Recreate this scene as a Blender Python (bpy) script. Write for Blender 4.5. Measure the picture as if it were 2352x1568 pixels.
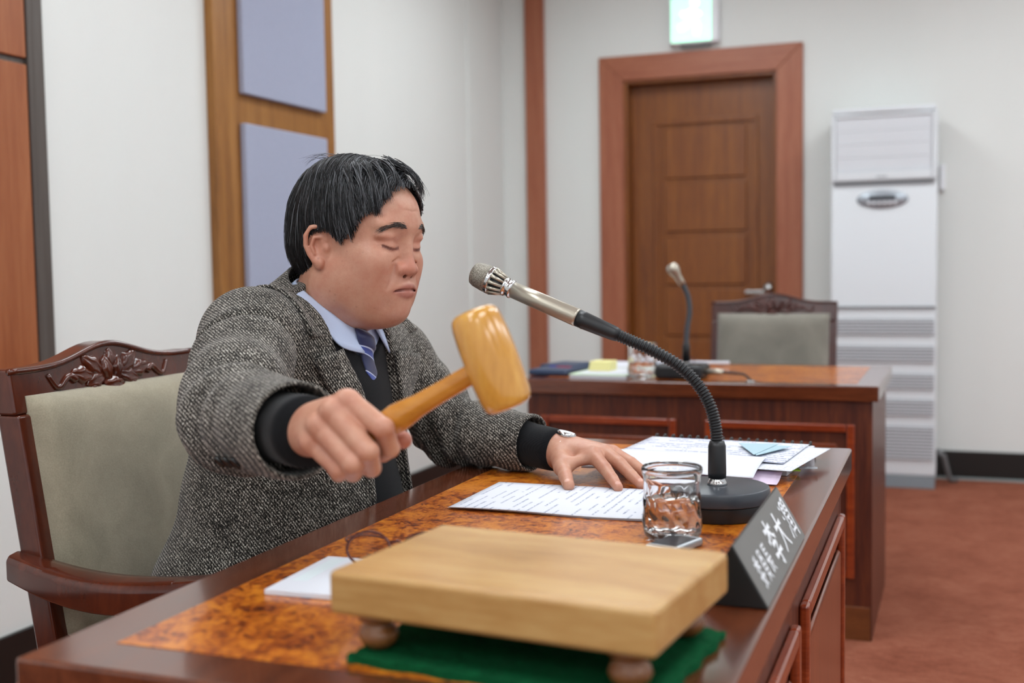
import bpy, math, random
import numpy as np
from math import sin, cos, pi, radians, sqrt, atan2
from mathutils import Vector, Matrix

random.seed(7)
for _o in list(bpy.data.objects):
    bpy.data.objects.remove(_o)
scene = bpy.context.scene
COL = scene.collection

# ------------------------------------------------------------------ camera
def make_camera():
    yaw, pitch, roll = radians(-20.51), radians(-3.70), radians(-0.915)
    f = Vector((sin(yaw)*cos(pitch), cos(yaw)*cos(pitch), sin(pitch)))
    r = Vector((cos(yaw), -sin(yaw), 0)); u = r.cross(f)
    r, u = r*cos(roll)+u*sin(roll), -r*sin(roll)+u*cos(roll)
    cd = bpy.data.cameras.new('camera'); co = bpy.data.objects.new('camera', cd); COL.objects.link(co)
    m = Matrix(((r.x, u.x, -f.x, 0), (r.y, u.y, -f.y, 0), (r.z, u.z, -f.z, 1.09), (0, 0, 0, 1)))
    co.matrix_world = m
    cd.sensor_fit = 'HORIZONTAL'; cd.sensor_width = 36.0
    cd.lens = 2663.5/2352*36.0
    cd.clip_start = 0.02; cd.clip_end = 60
    cd.dof.use_dof = True; cd.dof.focus_distance = 1.78; cd.dof.aperture_fstop = 3.2
    scene.camera = co
make_camera()

# ------------------------------------------------------------------ world, exposure
world = bpy.data.worlds.new('world'); scene.world = world; world.use_nodes = True
world.node_tree.nodes['Background'].inputs[0].default_value = (0.92, 0.96, 1.0, 1)
world.node_tree.nodes['Background'].inputs[1].default_value = 0.72
vs = scene.view_settings
vs.view_transform = 'Standard'; vs.look = 'None'; vs.gamma = 1.0; vs.use_curve_mapping = False
vs.exposure = 0.22
LAMP_STRENGTH = 9.0        # ceiling luminaires (their diffusers emit), built with the ceiling below

# ------------------------------------------------------------------ helpers
def srgb(h):
    h = h.lstrip('#'); out = []
    for i in (0, 2, 4):
        c = int(h[i:i+2], 16)/255
        out.append(c/12.92 if c <= 0.04045 else ((c+0.055)/1.055)**2.4)
    return (*out, 1.0)

class NT:
    """small wrapper over a node tree"""
    def __init__(self, name):
        self.m = bpy.data.materials.new(name); self.m.use_nodes = True
        self.t = self.m.node_tree; self.t.nodes.clear()
        self.out = self.n('ShaderNodeOutputMaterial')
        self.b = self.n('ShaderNodeBsdfPrincipled')
        self.l(self.b.outputs[0], self.out.inputs[0])
    def n(self, typ, **kw):
        nd = self.t.nodes.new(typ)
        for k, v in kw.items():
            if k[0] == '_':
                setattr(nd, k[1:], v)
            else:
                nd.inputs[k.replace('__', ' ')].default_value = v
        return nd
    def l(self, a, b): self.t.links.new(a, b)
    def coord(self, scale=(1, 1, 1), rot=(0, 0, 0), kind='Object', loc=(0, 0, 0)):
        tc = self.n('ShaderNodeTexCoord'); mp = self.n('ShaderNodeMapping')
        mp.inputs['Scale'].default_value = scale; mp.inputs['Rotation'].default_value = rot; mp.inputs['Location'].default_value = loc
        self.l(tc.outputs[kind], mp.inputs[0]); return mp.outputs[0]
    def noise(self, vec, scale=5, detail=4, rough=0.55, dist=0.0):
        nd = self.n('ShaderNodeTexNoise', Scale=scale, Detail=detail, Roughness=rough, Distortion=dist)
        self.l(vec, nd.inputs['Vector']); return nd.outputs['Fac']
    def ramp(self, fac, stops, interp='LINEAR'):
        nd = self.n('ShaderNodeValToRGB'); cr = nd.color_ramp; cr.interpolation = interp
        while len(cr.elements) < len(stops): cr.elements.new(0.5)
        for e, (p, c) in zip(cr.elements, stops):
            e.position = p; e.color = c if not isinstance(c, str) else srgb(c)
        self.l(fac, nd.inputs[0]); return nd.outputs[0]
    def math(self, op, a, b=None, c=None):
        nd = self.n('ShaderNodeMath', _operation=op)
        for i, x in enumerate((a, b, c)):
            if x is None: continue
            if isinstance(x, (int, float)): nd.inputs[i].default_value = x
            else: self.l(x, nd.inputs[i])
        return nd.outputs[0]
    def mix(self, fac, a, b, mode='MIX'):
        nd = self.n('ShaderNodeMix', _data_type='RGBA', _blend_type=mode)
        for idx, x in ((0, fac), (6, a), (7, b)):
            if isinstance(x, (int, float)): nd.inputs[idx].default_value = x
            elif isinstance(x, str): nd.inputs[idx].default_value = srgb(x)
            elif isinstance(x, tuple): nd.inputs[idx].default_value = x
            else: self.l(x, nd.inputs[idx])
        return nd.outputs[2]
    def bump(self, h, strength=0.3, dist=0.001):
        nd = self.n('ShaderNodeBump', Strength=strength, Distance=dist)
        self.l(h, nd.inputs['Height']); self.l(nd.outputs[0], self.b.inputs['Normal']); return nd
    def base(self, x):
        if isinstance(x, str): self.b.inputs['Base Color'].default_value = srgb(x)
        else: self.l(x, self.b.inputs['Base Color'])
    def set(self, **kw):
        names = dict(rough='Roughness', metal='Metallic', spec='Specular IOR Level', coat='Coat Weight', coat_rough='Coat Roughness',
                     trans='Transmission Weight', ior='IOR', sheen='Sheen Weight', sheen_rough='Sheen Roughness', sss='Subsurface Weight',
                     sss_scale='Subsurface Scale', alpha='Alpha', emit='Emission Strength')
        for k, v in kw.items(): self.b.inputs[names[k]].default_value = v
        return self

M = {}
def plain(key, col, rough=0.5, **kw):
    t = NT(key); t.base(col); t.set(rough=rough, **kw); M[key] = t.m; return t.m

def wood(key, dark, mid, light, scale, rough=0.3, coat=0.0, ns=3.0, rot=(0, 0, 0), lo=0.30, hi=0.70):
    """streaky wood: grain runs along the axis with the smallest scale"""
    t = NT(key); v = t.coord(scale, rot)
    a = t.noise(v, ns, 6, 0.62, 0.6); b = t.noise(v, ns*7, 3, 0.6, 0.2)
    f = t.math('MULTIPLY_ADD', b, 0.35, t.math('MULTIPLY', a, 0.72))
    t.base(t.ramp(f, [(lo, dark), ((lo+hi)/2, mid), (hi, light)]))
    t.set(rough=rough, coat=coat, coat_rough=0.12); t.bump(b, 0.06, 0.0006)
    M[key] = t.m; return t.m

# ---- wood, lacquered and plain
wood('mahogany', '#3e170b', '#552212', '#6d2f18', (14, 1.2, 14), 0.28, 0.5)          # grain along y
wood('mahogany_x', '#3e170b', '#552212', '#6d2f18', (1.2, 14, 14), 0.28, 0.5)
wood('mahogany_front', '#32110a', '#4a1d0f', '#673117', (16, 16, 1.0), 0.40, 0.08)    # upright grain
wood('moulding_red', '#66230d', '#7d3014', '#93401d', (2, 2, 14), 0.25, 0.5)
wood('kick_brown', '#50270f', '#643516', '#75421f', (3, 12, 12), 0.4)
wood('chair_wood', '#381409', '#491b0c', '#5a2511', (5, 5, 1.6), 0.22, 0.35, ns=2.0)
wood('chair_wood_dark', '#2e100a', '#3f170f', '#4e1f14', (5, 5, 1.6), 0.3, 0.15, ns=2.0)
wood('door_wood', '#62310d', '#7a4315', '#8a521b', (11, 11, 0.7), 0.35, 0.1)
wood('frame_wood', '#874a33', '#9a593e', '#a8694c', (11, 11, 0.7), 0.42)
wood('frame_wood_h', '#874a33', '#9a593e', '#a8694c', (0.7, 11, 11), 0.42)
wood('panel_wood', '#6f4519', '#8d5c27', '#a37136', (10, 10, 0.6), 0.45)
wood('cherry_panel', '#7b3d1b', '#91502a', '#a1623a', (9, 9, 0.5), 0.4)
wood('dark_post', '#3e3632', '#4a423d', '#57504b', (20, 20, 0.5), 0.5)
wood('block_wood', '#976c36', '#ad8248', '#bf9a60', (2.2, 14, 14), 0.42, 0.15, ns=1.6)
wood('block_leg', '#613719', '#774722', '#8a582e', (8, 8, 3), 0.35, 0.3)
wood('gavel_wood', '#ad7729', '#c78f3b', '#d8a650', (20, 20, 3.5), 0.22, 0.6, ns=1.5)
wood('gavel_handle', '#a0641a', '#b87826', '#cb8c38', (3, 14, 14), 0.25, 0.5, ns=1.5)

def burl():
    t = NT('burl'); v = t.coord((1, 1, 1))
    big = t.noise(v, 9, 4, 0.6, 1.2)
    fine = t.noise(v, 44, 6, 0.68, 2.6)
    vo = t.n('ShaderNodeTexVoronoi', Scale=55.0, _feature='F1')
    nv = t.n('ShaderNodeTexNoise', Scale=30.0, Detail=3.0); t.l(v, nv.inputs['Vector'])
    mixv = t.mix(0.12, v, nv.outputs['Color']); t.l(mixv, vo.inputs['Vector'])
    f = t.math('MULTIPLY_ADD', big, 0.35, t.math('MULTIPLY_ADD', fine, 0.55, t.math('MULTIPLY', vo.outputs['Distance'], 0.14)))
    t.base(t.ramp(f, [(0.40, '#3a1405'), (0.455, '#7c3407'), (0.51, '#ab560d'), (0.60, '#cf7d20')]))
    t.set(rough=0.30, coat=0.32, coat_rough=0.06); M['burl'] = t.m
burl()

def tweed():
    t = NT('tweed'); v = t.coord((1, 1, 1))
    v2 = t.coord((470, 470, 260), (0.35, 0.2, 0.5)); v3 = t.coord((950, 950, 560), (0.35, -0.3, 0.2))
    n1 = t.noise(v2, 1.0, 2, 0.7, 0.4); n2 = t.noise(v3, 1.0, 1, 0.6, 0.2); n0 = t.noise(v, 26, 3, 0.6)
    wv = t.n('ShaderNodeTexWave', Scale=150.0, Distortion=2.2, Detail=2.0, _wave_type='BANDS', _bands_direction='DIAGONAL'); wv.inputs['Detail Scale'].default_value = 6.0; wv.inputs['Scale'].default_value = 95.0; wv.inputs['Distortion'].default_value = 1.2
    t.l(v, wv.inputs['Vector'])
    f = t.math('MULTIPLY_ADD', n1, 0.56, t.math('MULTIPLY_ADD', n2, 0.34, t.math('MULTIPLY_ADD', wv.outputs['Fac'], 0.12, t.math('MULTIPLY', n0, 0.10))))
    t.base(t.ramp(f, [(0.47, '#0e0d0c'), (0.555, '#2c2926'), (0.615, '#6f6961'), (0.70, '#d2cdc3')]))
    t.set(rough=0.95, spec=0.15, sheen=0.12); t.bump(f, 0.55, 0.0016); M['tweed'] = t.m
tweed()

def knit(key, col, col2, sc):
    t = NT(key); v = t.coord((1, 1, 1))
    wv = t.n('ShaderNodeTexWave', Scale=sc, Distortion=0.6, Detail=1.0, _wave_type='BANDS', _bands_direction='Y'); t.l(v, wv.inputs['Vector'])
    n = t.noise(v, 300, 2)
    t.base(t.mix(n, col, col2)); t.set(rough=0.92, spec=0.15, sheen=0.1); t.bump(wv.outputs['Fac'], 0.25, 0.0008); M[key] = t.m
knit('black_knit', '#090a0c', '#17181b', 160)

def shirt():
    t = NT('shirt'); v = t.coord((900, 900, 900)); n = t.noise(v, 1, 1)
    t.base(t.mix(n, '#b3c3e2', '#c2d0ea')); t.set(rough=0.75, sheen=0.1); M['shirt'] = t.m
shirt()

def tie_mat():
    t = NT('tie'); v = t.coord((1, 1, 1), (0.0, 0, 0))
    sep = t.n('ShaderNodeSeparateXYZ'); t.l(v, sep.inputs[0])
    # stripes slope down to the wearer's left
    s = t.math('MULTIPLY_ADD', sep.outputs[1], 0.55, sep.outputs[2])
    ph = t.math('FRACT', t.math('MULTIPLY', s, 26.0))
    c = t.ramp(ph, [(0.0, '#1d2450'), (0.55, '#222a5c'), (0.56, '#c9d3ee'), (0.60, '#c9d3ee'), (0.61, '#4157a8'), (0.80, '#4157a8'), (0.81, '#c9d3ee'), (0.85, '#c9d3ee'), (0.86, '#1d2450')], 'CONSTANT')
    n = t.noise(t.coord((900, 900, 900)), 1, 1); t.base(t.mix(t.math('MULTIPLY', n, 0.35), c, '#0d1230'))
    t.set(rough=0.5, sheen=0.3); M['tie'] = t.m
tie_mat()

def skin():
    t = NT('skin'); a = t.n('ShaderNodeAttribute', _attribute_name='tint')
    n = t.noise(t.coord((1, 1, 1)), 190, 5, 0.65); n2 = t.noise(t.coord((1, 1, 1)), 42, 4, 0.65)
    c = t.mix(t.math('MULTIPLY', t.ramp(n2, [(0.38, '#000000'), (0.68, '#ffffff')]), 0.42), a.outputs['Color'], '#a9624c', 'MIX')
    t.base(t.mix(t.math('MULTIPLY', t.ramp(n, [(0.5, '#000000'), (0.75, '#ffffff')]), 0.12), c, '#8f5340'))
    t.set(rough=0.44, spec=0.45, sss=0.06, sss_scale=0.010); t.b.inputs['Subsurface Radius'].default_value = (1, 0.35, 0.2)
    t.bump(n, 0.28, 0.0010); M['skin'] = t.m
skin()

def hair_mat(key, dark, light, frac):
    t = NT(key); a = t.n('ShaderNodeAttribute', _attribute_name='tint')
    t.base(a.outputs['Color'] if frac is None else t.mix(t.noise(t.coord((400, 400, 60)), 1, 2), dark, light))
    t.set(rough=0.40, spec=0.40); M[key] = t.m
hair_mat('hair_strand', '#16161a', '#5b5d63', None)
hair_mat('hair_cap', '#0c0c0e', '#1b1b1e', 1)

def velvet(key, c1, c2):
    t = NT(key); v = t.coord((1, 1, 1)); n = t.noise(v, 7, 4, 0.6, 0.6); g = t.noise(v, 420, 2)
    f = t.math('MULTIPLY_ADD', g, 0.35, t.math('MULTIPLY', n, 0.65))
    t.base(t.ramp(f, [(0.35, c1), (0.65, c2)])); t.set(rough=0.95, spec=0.1, sheen=0.6, sheen_rough=0.4); t.bump(g, 0.25, 0.001); M[key] = t.m
velvet('velvet', '#8a8371', '#a89f8a')
velvet('velvet_grey', '#77746b', '#8d897f')

def carpet():
    t = NT('carpet'); v = t.coord((1, 1, 1)); g = t.noise(v, 210, 3, 0.7, 0.4); n = t.noise(v, 6, 3); w = t.noise(t.coord((14, 40, 1), (0, 0, 0.5)), 1.6, 3, 0.6, 0.8)
    f = t.math('MULTIPLY_ADD', g, 0.40, t.math('MULTIPLY_ADD', n, 0.25, t.math('MULTIPLY', w, 0.35)))
    t.base(t.ramp(f, [(0.34, '#6b3929'), (0.5, '#8b523f'), (0.66, '#a26a54')]))
    t.set(rough=0.97, spec=0.08); t.bump(g, 0.6, 0.004); M['carpet'] = t.m
carpet()

def wallpaper(key, c1, c2):
    t = NT(key); v = t.coord((1, 1, 1)); n = t.noise(v, 55, 4, 0.65); n2 = t.noise(t.coord((1, 1, 0.25)), 2.2, 3)
    t.base(t.mix(t.math('MULTIPLY_ADD', n2, 0.8, t.math('MULTIPLY', n, 0.2)), c1, c2)); t.set(rough=0.85, spec=0.2); t.bump(n, 0.25, 0.002); M[key] = t.m
wallpaper('wall_white', '#d9dcd9', '#e3e5e2')
wallpaper('ceiling_white', '#dcdcd8', '#e6e6e3')

def felt(key, c1, c2, sc, rough=0.95):
    t = NT(key); v = t.coord((1, 1, 1)); n = t.noise(v, sc, 4, 0.7); t.base(t.mix(n, c1, c2)); t.set(rough=rough, spec=0.1); t.bump(n, 0.5, 0.002); M[key] = t.m
felt('acoustic_blue', '#989eb4', '#aeb4c7', 160)
felt('green_felt', '#03301a', '#0d5c33', 240)

plain('baseboard_black', '#141312', 0.4)
plain('skirting_grey', '#8f9a9a', 0.5)
plain('ac_white', '#d6dade', 0.38)
plain('ac_panel', '#d0d3d8', 0.45)
plain('ac_grey', '#7d8185', 0.5)
plain('ac_slot', '#8b8e92', 0.6)
plain('ac_foot', '#848d93', 0.5)
plain('oval_silver', '#a2a9b1', 0.32, metal=0.4)
plain('lcd_dark', '#20242a', 0.2)
plain('white_plastic', '#e4e6ea', 0.4)
plain('cord_grey', '#6d6f70', 0.5)
plain('mic_black', '#17191c', 0.42)
plain('mic_grey', '#363b42', 0.38)
plain('champagne', '#b7b0a1', 0.34, metal=0.75)
plain('chrome', '#cfcfcf', 0.14, metal=1.0)
plain('steel', '#b4b4b2', 0.25, metal=1.0)
plain('plate_black', '#1b1b1b', 0.30)
plain('plate_face_sheen', '#676765', 0.42)  # reflection on the black plate's front, painted as grey
plain('letter_white', '#e9edf2', 0.5)
plain('spectacle_brown', '#5a2a20', 0.2, metal=0.3)
plain('yellow_pad', '#ece6a0', 0.8)
plain('pale_green', '#d3ecca', 0.8)
plain('lime_tab', '#b7e03a', 0.6)
plain('tray_blue', '#2c3d58', 0.45)
plain('tray_red', '#a3304a', 0.5)
plain('tray_violet', '#4a44b4', 0.5)
plain('phone_grey', '#a5abb0', 0.25, metal=0.3)
plain('phone_dark', '#30343a', 0.25)
plain('black_button', '#131313', 0.25)
plain('lash', '#1a1210', 0.6)
plain('trouser', '#202126', 0.9)
plain('shoe_leather', '#120f0e', 0.25)
plain('paper_white', '#d3d6de', 0.75)
plain('paper_pink', '#cfbfd4', 0.75)
plain('paper_blue', '#a4c0cc', 0.75)
plain('comb_black', '#131316', 0.35)

def mesh_grille():
    t = NT('mic_mesh'); v = t.coord((1, 1, 1)); vo = t.n('ShaderNodeTexVoronoi', Scale=900.0); t.l(v, vo.inputs['Vector'])
    t.base(t.ramp(vo.outputs['Distance'], [(0.2, '#b9b3a6'), (0.6, '#6e695f')])); t.set(rough=0.45, metal=0.6); t.bump(vo.outputs['Distance'], 0.5, 0.001); M['mic_mesh'] = t.m
mesh_grille()

def glass(key, ior=1.45, rough=0.0, tint='#ffffff'):
    t = NT(key); t.base(tint); t.set(rough=rough, trans=1.0, ior=ior); M[key] = t.m
glass('glass'); glass('water', 1.33)
glass('lens', 1.02)

def printed(key, pitch, cell, rot=0.0, base='#d3d6df', ink='#6d7695', dens=0.5, line=0.42, two=None):
    """rows of small print: flat ink on paper; x runs along a line of text"""
    t = NT(key); v = t.coord((1, 1, 1), (0, 0, rot)); sep = t.n('ShaderNodeSeparateXYZ'); t.l(v, sep.inputs[0])
    row = t.math('MULTIPLY', sep.outputs[1], 1/pitch)
    fr = t.math('FRACT', row); rid = t.math('FLOOR', row)
    band = t.math('LESS_THAN', fr, line)
    comb = t.n('ShaderNodeCombineXYZ'); t.l(t.math('MULTIPLY', sep.outputs[0], 1/cell), comb.inputs[0]); t.l(t.math('MULTIPLY', rid, 7.3), comb.inputs[1]); t.l(t.math('MULTIPLY', fr, 4.0), comb.inputs[2])
    g = t.noise(comb.outputs[0], 1.0, 1, 0.5)
    comb2 = t.n('ShaderNodeCombineXYZ'); t.l(t.math('MULTIPLY', sep.outputs[0], 14.0), comb2.inputs[0]); t.l(t.math('MULTIPLY', rid, 3.7), comb2.inputs[1])
    w = t.noise(comb2.outputs[0], 1.0, 1, 0.5)
    on = t.math('MULTIPLY', band, t.math('MULTIPLY', t.math('GREATER_THAN', g, dens), t.math('GREATER_THAN', w, 0.47)))
    t.base(t.mix(t.math('MULTIPLY', on, 0.8), base, ink)); t.set(rough=0.75); M[key] = t.m
printed('print_script', 0.0135, 0.0016, radians(90), ink='#7a83a0', dens=0.47, line=0.24)
printed('print_notes', 0.019, 0.0042, radians(4), ink='#6671a0', dens=0.46, line=0.40)
printed('print_small', 0.012, 0.0022, radians(0), ink='#8a8fa8', dens=0.55, line=0.25)

def emitter(key, col, strength):
    t = NT(key); t.base('#ffffff'); t.b.inputs['Emission Color'].default_value = srgb(col); t.set(emit=strength); M[key] = t.m
emitter('lamp_diffuser', '#f0f8fc', LAMP_STRENGTH)
emitter('exit_green', '#5cf7b6', 0.95)
emitter('exit_white', '#f2fffb', 2.2)

# ------------------------------------------------------------------ geometry builder
MW = {}       # object name -> world matrix used to bring world-space vertices into the object's own space
class G:
    def __init__(self, xf=None):
        self.v = []; self.f = []; self.xf = xf or Matrix()
    def add(self, vs, fs):
        o = len(self.v)
        self.v += [tuple(self.xf @ Vector(p)) for p in vs]; self.f += [tuple(i+o for i in q) for q in fs]; return self
    def box(self, x0, x1, y0, y1, z0, z1):
        return self.add([(x0,y0,z0),(x1,y0,z0),(x1,y1,z0),(x0,y1,z0),(x0,y0,z1),(x1,y0,z1),(x1,y1,z1),(x0,y1,z1)],
                        [(0,3,2,1),(4,5,6,7),(0,1,5,4),(1,2,6,5),(2,3,7,6),(3,0,4,7)])
    def prism(self, poly, fn, t0, t1):
        n = len(poly); vs = [fn(a, b, t0) for a, b in poly]+[fn(a, b, t1) for a, b in poly]
        return self.add(vs, [tuple(range(n-1, -1, -1)), tuple(range(n, 2*n))]+[(i, (i+1) % n, n+(i+1) % n, n+i) for i in range(n)])
    def lathe(self, prof, c=(0, 0, 0), n=32, axis=None, mod=None):
        """prof: list of (radius, height); axis: direction"""
        R = Matrix.Identity(3) if axis is None else Vector((0, 0, 1)).rotation_difference(Vector(axis)).to_matrix()
        c = Vector(c); vs = []; fs = []; m = len(prof)
        for j, (r, h) in enumerate(prof):
            for i in range(n):
                a = 2*pi*i/n; rr = r if mod is None else r*mod(a, h)
                vs.append(c+R @ Vector((rr*cos(a), rr*sin(a), h)))
        for j in range(m-1):
            for i in range(n):
                k = (i+1) % n; fs.append((j*n+i, j*n+k, (j+1)*n+k, (j+1)*n+i))
        if prof[0][0] > 1e-6: fs.append(tuple(range(n-1, -1, -1)))
        if prof[-1][0] > 1e-6: fs.append(tuple((m-1)*n+i for i in range(n)))
        return self.add(vs, fs)
    def tube(self, pts, rad, n=10, closed=False, flat=None):
        pts = [Vector(p) for p in pts]; m = len(pts)
        rad = rad if hasattr(rad, '__len__') else [rad]*m
        vs = []; fs = []; up = None
        for j in range(m):
            a = pts[(j-1) % m] if (closed or j) else pts[0]; b = pts[(j+1) % m] if (closed or j < m-1) else pts[-1]
            d = (b-a).normalized()
            if up is None:
                up = Vector((0, 0, 1)) if abs(d.z) < 0.9 else Vector((1, 0, 0))
            s = d.cross(up).normalized(); up = s.cross(d).normalized()
            for i in range(n):
                t = 2*pi*i/n; k = (1, 1) if flat is None else flat
                vs.append(pts[j]+(s*cos(t)*k[0]+up*sin(t)*k[1])*rad[j])
        for j in range(m if closed else m-1):
            jn = (j+1) % m
            for i in range(n):
                k = (i+1) % n; fs.append((j*n+i, j*n+k, jn*n+k, jn*n+i))
        if not closed: fs += [tuple(range(n-1, -1, -1)), tuple((m-1)*n+i for i in range(n))]
        return self.add(vs, fs)
    def grid(self, fn, nu, nv, flip=False, cu=False):
        vs = [fn(i/(nu if cu else nu-1), j/(nv-1)) for j in range(nv) for i in range(nu)]; fs = []
        for j in range(nv-1):
            for i in range(nu if cu else nu-1):
                k = (i+1) % nu; q = (j*nu+i, j*nu+k, (j+1)*nu+k, (j+1)*nu+i); fs.append(q[::-1] if flip else q)
        return self.add(vs, fs)
    def build(self, name, mat, parent=None, smooth=False, bevel=0, seg=2, solid=0, sub=0):
        return mesh_obj(name, self.v, self.f, mat, parent, smooth, bevel, seg, solid, sub)

def mesh_obj(name, v, f, mat, parent=None, smooth=False, bevel=0, seg=2, solid=0, sub=0):
    me = bpy.data.meshes.new(name)
    mw = MW.get(parent.name) if parent is not None else None
    if mw is not None:
        inv = mw.inverted(); v = [tuple(inv @ Vector(p)) for p in v]
    me.from_pydata(v, [], f); me.update()
    if mat is not None: me.materials.append(M[mat] if isinstance(mat, str) else mat)
    o = bpy.data.objects.new(name, me); COL.objects.link(o)
    if parent is not None:
        o.parent = parent
        if mw is not None: MW[o.name] = mw
    if smooth or bevel:
        me.polygons.foreach_set('use_smooth', [True]*len(me.polygons))
        if not smooth or bevel: pass
    if solid:
        md = o.modifiers.new('solid', 'SOLIDIFY'); md.thickness = solid; md.offset = -1
    if bevel:
        md = o.modifiers.new('bevel', 'BEVEL'); md.width = bevel; md.segments = seg; md.limit_method = 'ANGLE'; md.angle_limit = radians(40); md.harden_normals = True
    if sub:
        md = o.modifiers.new('sub', 'SUBSURF'); md.levels = sub; md.render_levels = sub
    return o

def thing(name, label, cat, loc=(0, 0, 0), rotz=0.0, group=None, kind=None):
    o = bpy.data.objects.new(name, None); COL.objects.link(o)
    o.location = loc; o.rotation_euler = (0, 0, rotz); o.empty_display_size = 0.05
    MW[o.name] = Matrix.Translation(Vector(loc)) @ Matrix.Rotation(rotz, 4, 'Z')
    if kind: o['kind'] = kind
    if label: o['label'] = label
    if cat: o['category'] = cat
    if group: o['group'] = group
    return o
def tag(o, label, cat, group=None):
    o['label'] = label; o['category'] = cat
    if group: o['group'] = group
    return o
def struct(o, label=None):
    o['kind'] = 'structure'
    if label: o['label'] = label
    return o
# ================================================================== the room
XL, YF, ZC = -2.33, 6.123, 2.80
XR, YB = 4.2, -3.2
struct(G().box(XL-0.1, XR, YB, YF+0.1, -0.1, 0).build('floor', 'carpet'), 'reddish brown loop pile carpet')
struct(G().box(XL-0.1, XR, YB, YF+0.1, ZC, ZC+0.1).build('ceiling', 'ceiling_white'), 'white ceiling')
# left wall, a shallow pier near the corner
wl = struct(G().box(XL-0.12, XL, YB, YF+0.12, 0, ZC).build('wall_left', 'wall_white'), 'white papered wall behind the chairman')
struct(G().box(XL, XL+0.012, 5.62, YF, 0, ZC).build('trim_1', 'wall_white'), 'shallow papered strip beside the corner')
struct(G().box(XL, XL+0.010, 2.545, 3.255, 0.139, ZC).build('trim_2', 'wall_white'), 'white papered strip left of the blue panels')
# far wall with the door opening
DX0, DX1, DZ = -1.637, -0.805, 2.083
g = G(); g.box(XL-0.12, DX0, YF, YF+0.14, 0, ZC); g.box(DX1, XR, YF, YF+0.14, 0, ZC); g.box(DX0, DX1, YF, YF+0.14, DZ, ZC)
struct(g.build('wall_far', 'wall_white'), 'white papered far wall around the door')
struct(G().box(XL-0.1, XR, YF+0.30, YF+0.4, 0, ZC).build('wall_beyond', 'wall_white'), 'wall of the passage behind the door')
# black skirting
struct(G().box(-0.61, XR, YF-0.014, YF, 0.012, 0.142).build('baseboard_far', 'baseboard_black', bevel=0.002), 'black skirting right of the door')
struct(G().box(-0.61, XR, YF-0.018, YF, 0.0, 0.012).build('trim_3', 'skirting_grey'), 'grey strip along the foot of the black skirting')
struct(G().box(XL, XL+0.014, YB, YF, 0.0, 0.135).build('baseboard_left', 'baseboard_black', bevel=0.002), 'black skirting along the left wall')
# upright wood strip in the corner
struct(G().box(-2.179, -2.070, YF-0.03, YF, 0.0, ZC).build('trim_4', 'frame_wood', bevel=0.003), 'reddish brown upright strip near the corner')

# ---- door
d = thing('door_1', 'brown wooden door with stacked recessed panels in a reddish frame', None, (-1.22, YF, 0), 0, None, 'structure')
F0, F1, FZ = -1.760, -0.685, 2.203
yf = YF-0.022
def mitre(poly, nm, mt): G().prism(poly, lambda a, b, t: (a, t, b), yf, YF+0.002).build(nm, mt, d, bevel=0.004)
mitre([(F0, 0), (DX0+0.012, 0), (DX0+0.012, DZ-0.012), (F0, FZ)], 'casing', 'frame_wood')
mitre([(DX1-0.012, 0), (F1, 0), (F1, FZ), (DX1-0.012, DZ-0.012)], 'casing', 'frame_wood')
mitre([(F0, FZ), (DX0+0.012, DZ-0.012), (DX1-0.012, DZ-0.012), (F1, FZ)], 'casing', 'frame_wood_h')
G().box(DX0, DX0+0.03, YF-0.005, YF+0.14, 0, DZ).build('jamb', 'door_wood', d, bevel=0.003)
G().box(DX1-0.03, DX1, YF-0.005, YF+0.14, 0, DZ).build('jamb', 'door_wood', d, bevel=0.003)
G().box(DX0+0.03, DX1-0.03, YF-0.005, YF+0.14, DZ-0.03, DZ).build('jamb', 'door_wood', d, bevel=0.003)
leaf = G().box(DX0+0.032, DX1-0.032, YF+0.085, YF+0.125, 0.008, DZ-0.032).build('leaf', 'door_wood', d, bevel=0.002)
px0, px1 = -1.455, -0.955
yl = YF+0.085
# panel surround: proud moulding
zs = [1.835, 1.535, 1.250, 0.965, 0.690, 0.415, 0.14]
g = G()
for (a, b, c, e) in ((px0-0.03, px0, 0.14, 1.835), (px1, px1+0.03, 0.14, 1.835), (px0-0.03, px1+0.03, 1.835, 1.865), (px0-0.03, px1+0.03, 0.11, 0.14)):
    g.box(a, b, yl-0.014, yl, c, e)
g.build('moulding', 'door_wood', leaf, bevel=0.004)
for k in range(6):
    z1, z0 = zs[k]-0.012, zs[k+1]+0.012
    g = G(); x0, x1 = px0+0.03, px1-0.03
    g.prism([(x0, z0), (x1, z0), (x1, z1), (x0, z1)], lambda a, b, t: (a, t, b), yl-0.012, yl)
    g.build('door_panel', 'door_wood', leaf, bevel=0.006, seg=1)
kn = G(); kn.lathe([(0.0, 0), (0.03, 0), (0.03, 0.006), (0.012, 0.012), (0.012, 0.03), (0.024, 0.04), (0.030, 0.055), (0.026, 0.068), (0.0, 0.075)], (-0.865, yl, 0.955), 28, (0, -1, 0))
kn.build('knob', 'steel', leaf, smooth=True)
kl = G(); kl.box(-0.99, -0.87, yl-0.05, yl-0.035, 0.925, 0.945); kl.build('lever', 'steel', leaf, bevel=0.004)

# ---- wooden panel with blue acoustic boards on the left wall
wp = thing('wall_panel', 'tall brown wooden wall panel framing blue grey fabric boards', 'wall panel', (XL+0.02, 3.75, 0))
G().box(XL, XL+0.035, 3.335, 4.150, 0.14, ZC-0.002).build('backboard', 'panel_wood', wp, bevel=0.003)
for (z0, z1) in ((0.30, 0.93), (0.955, 1.600), (1.700, 2.345), (2.445, 2.78)):
    if z0 == 0.30: z0, z1 = 0.20, 0.855
    G().box(XL+0.035, XL+0.060, 3.475, 4.045, z0, z1).build('fabric_board', 'acoustic_blue', wp, bevel=0.006)
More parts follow.
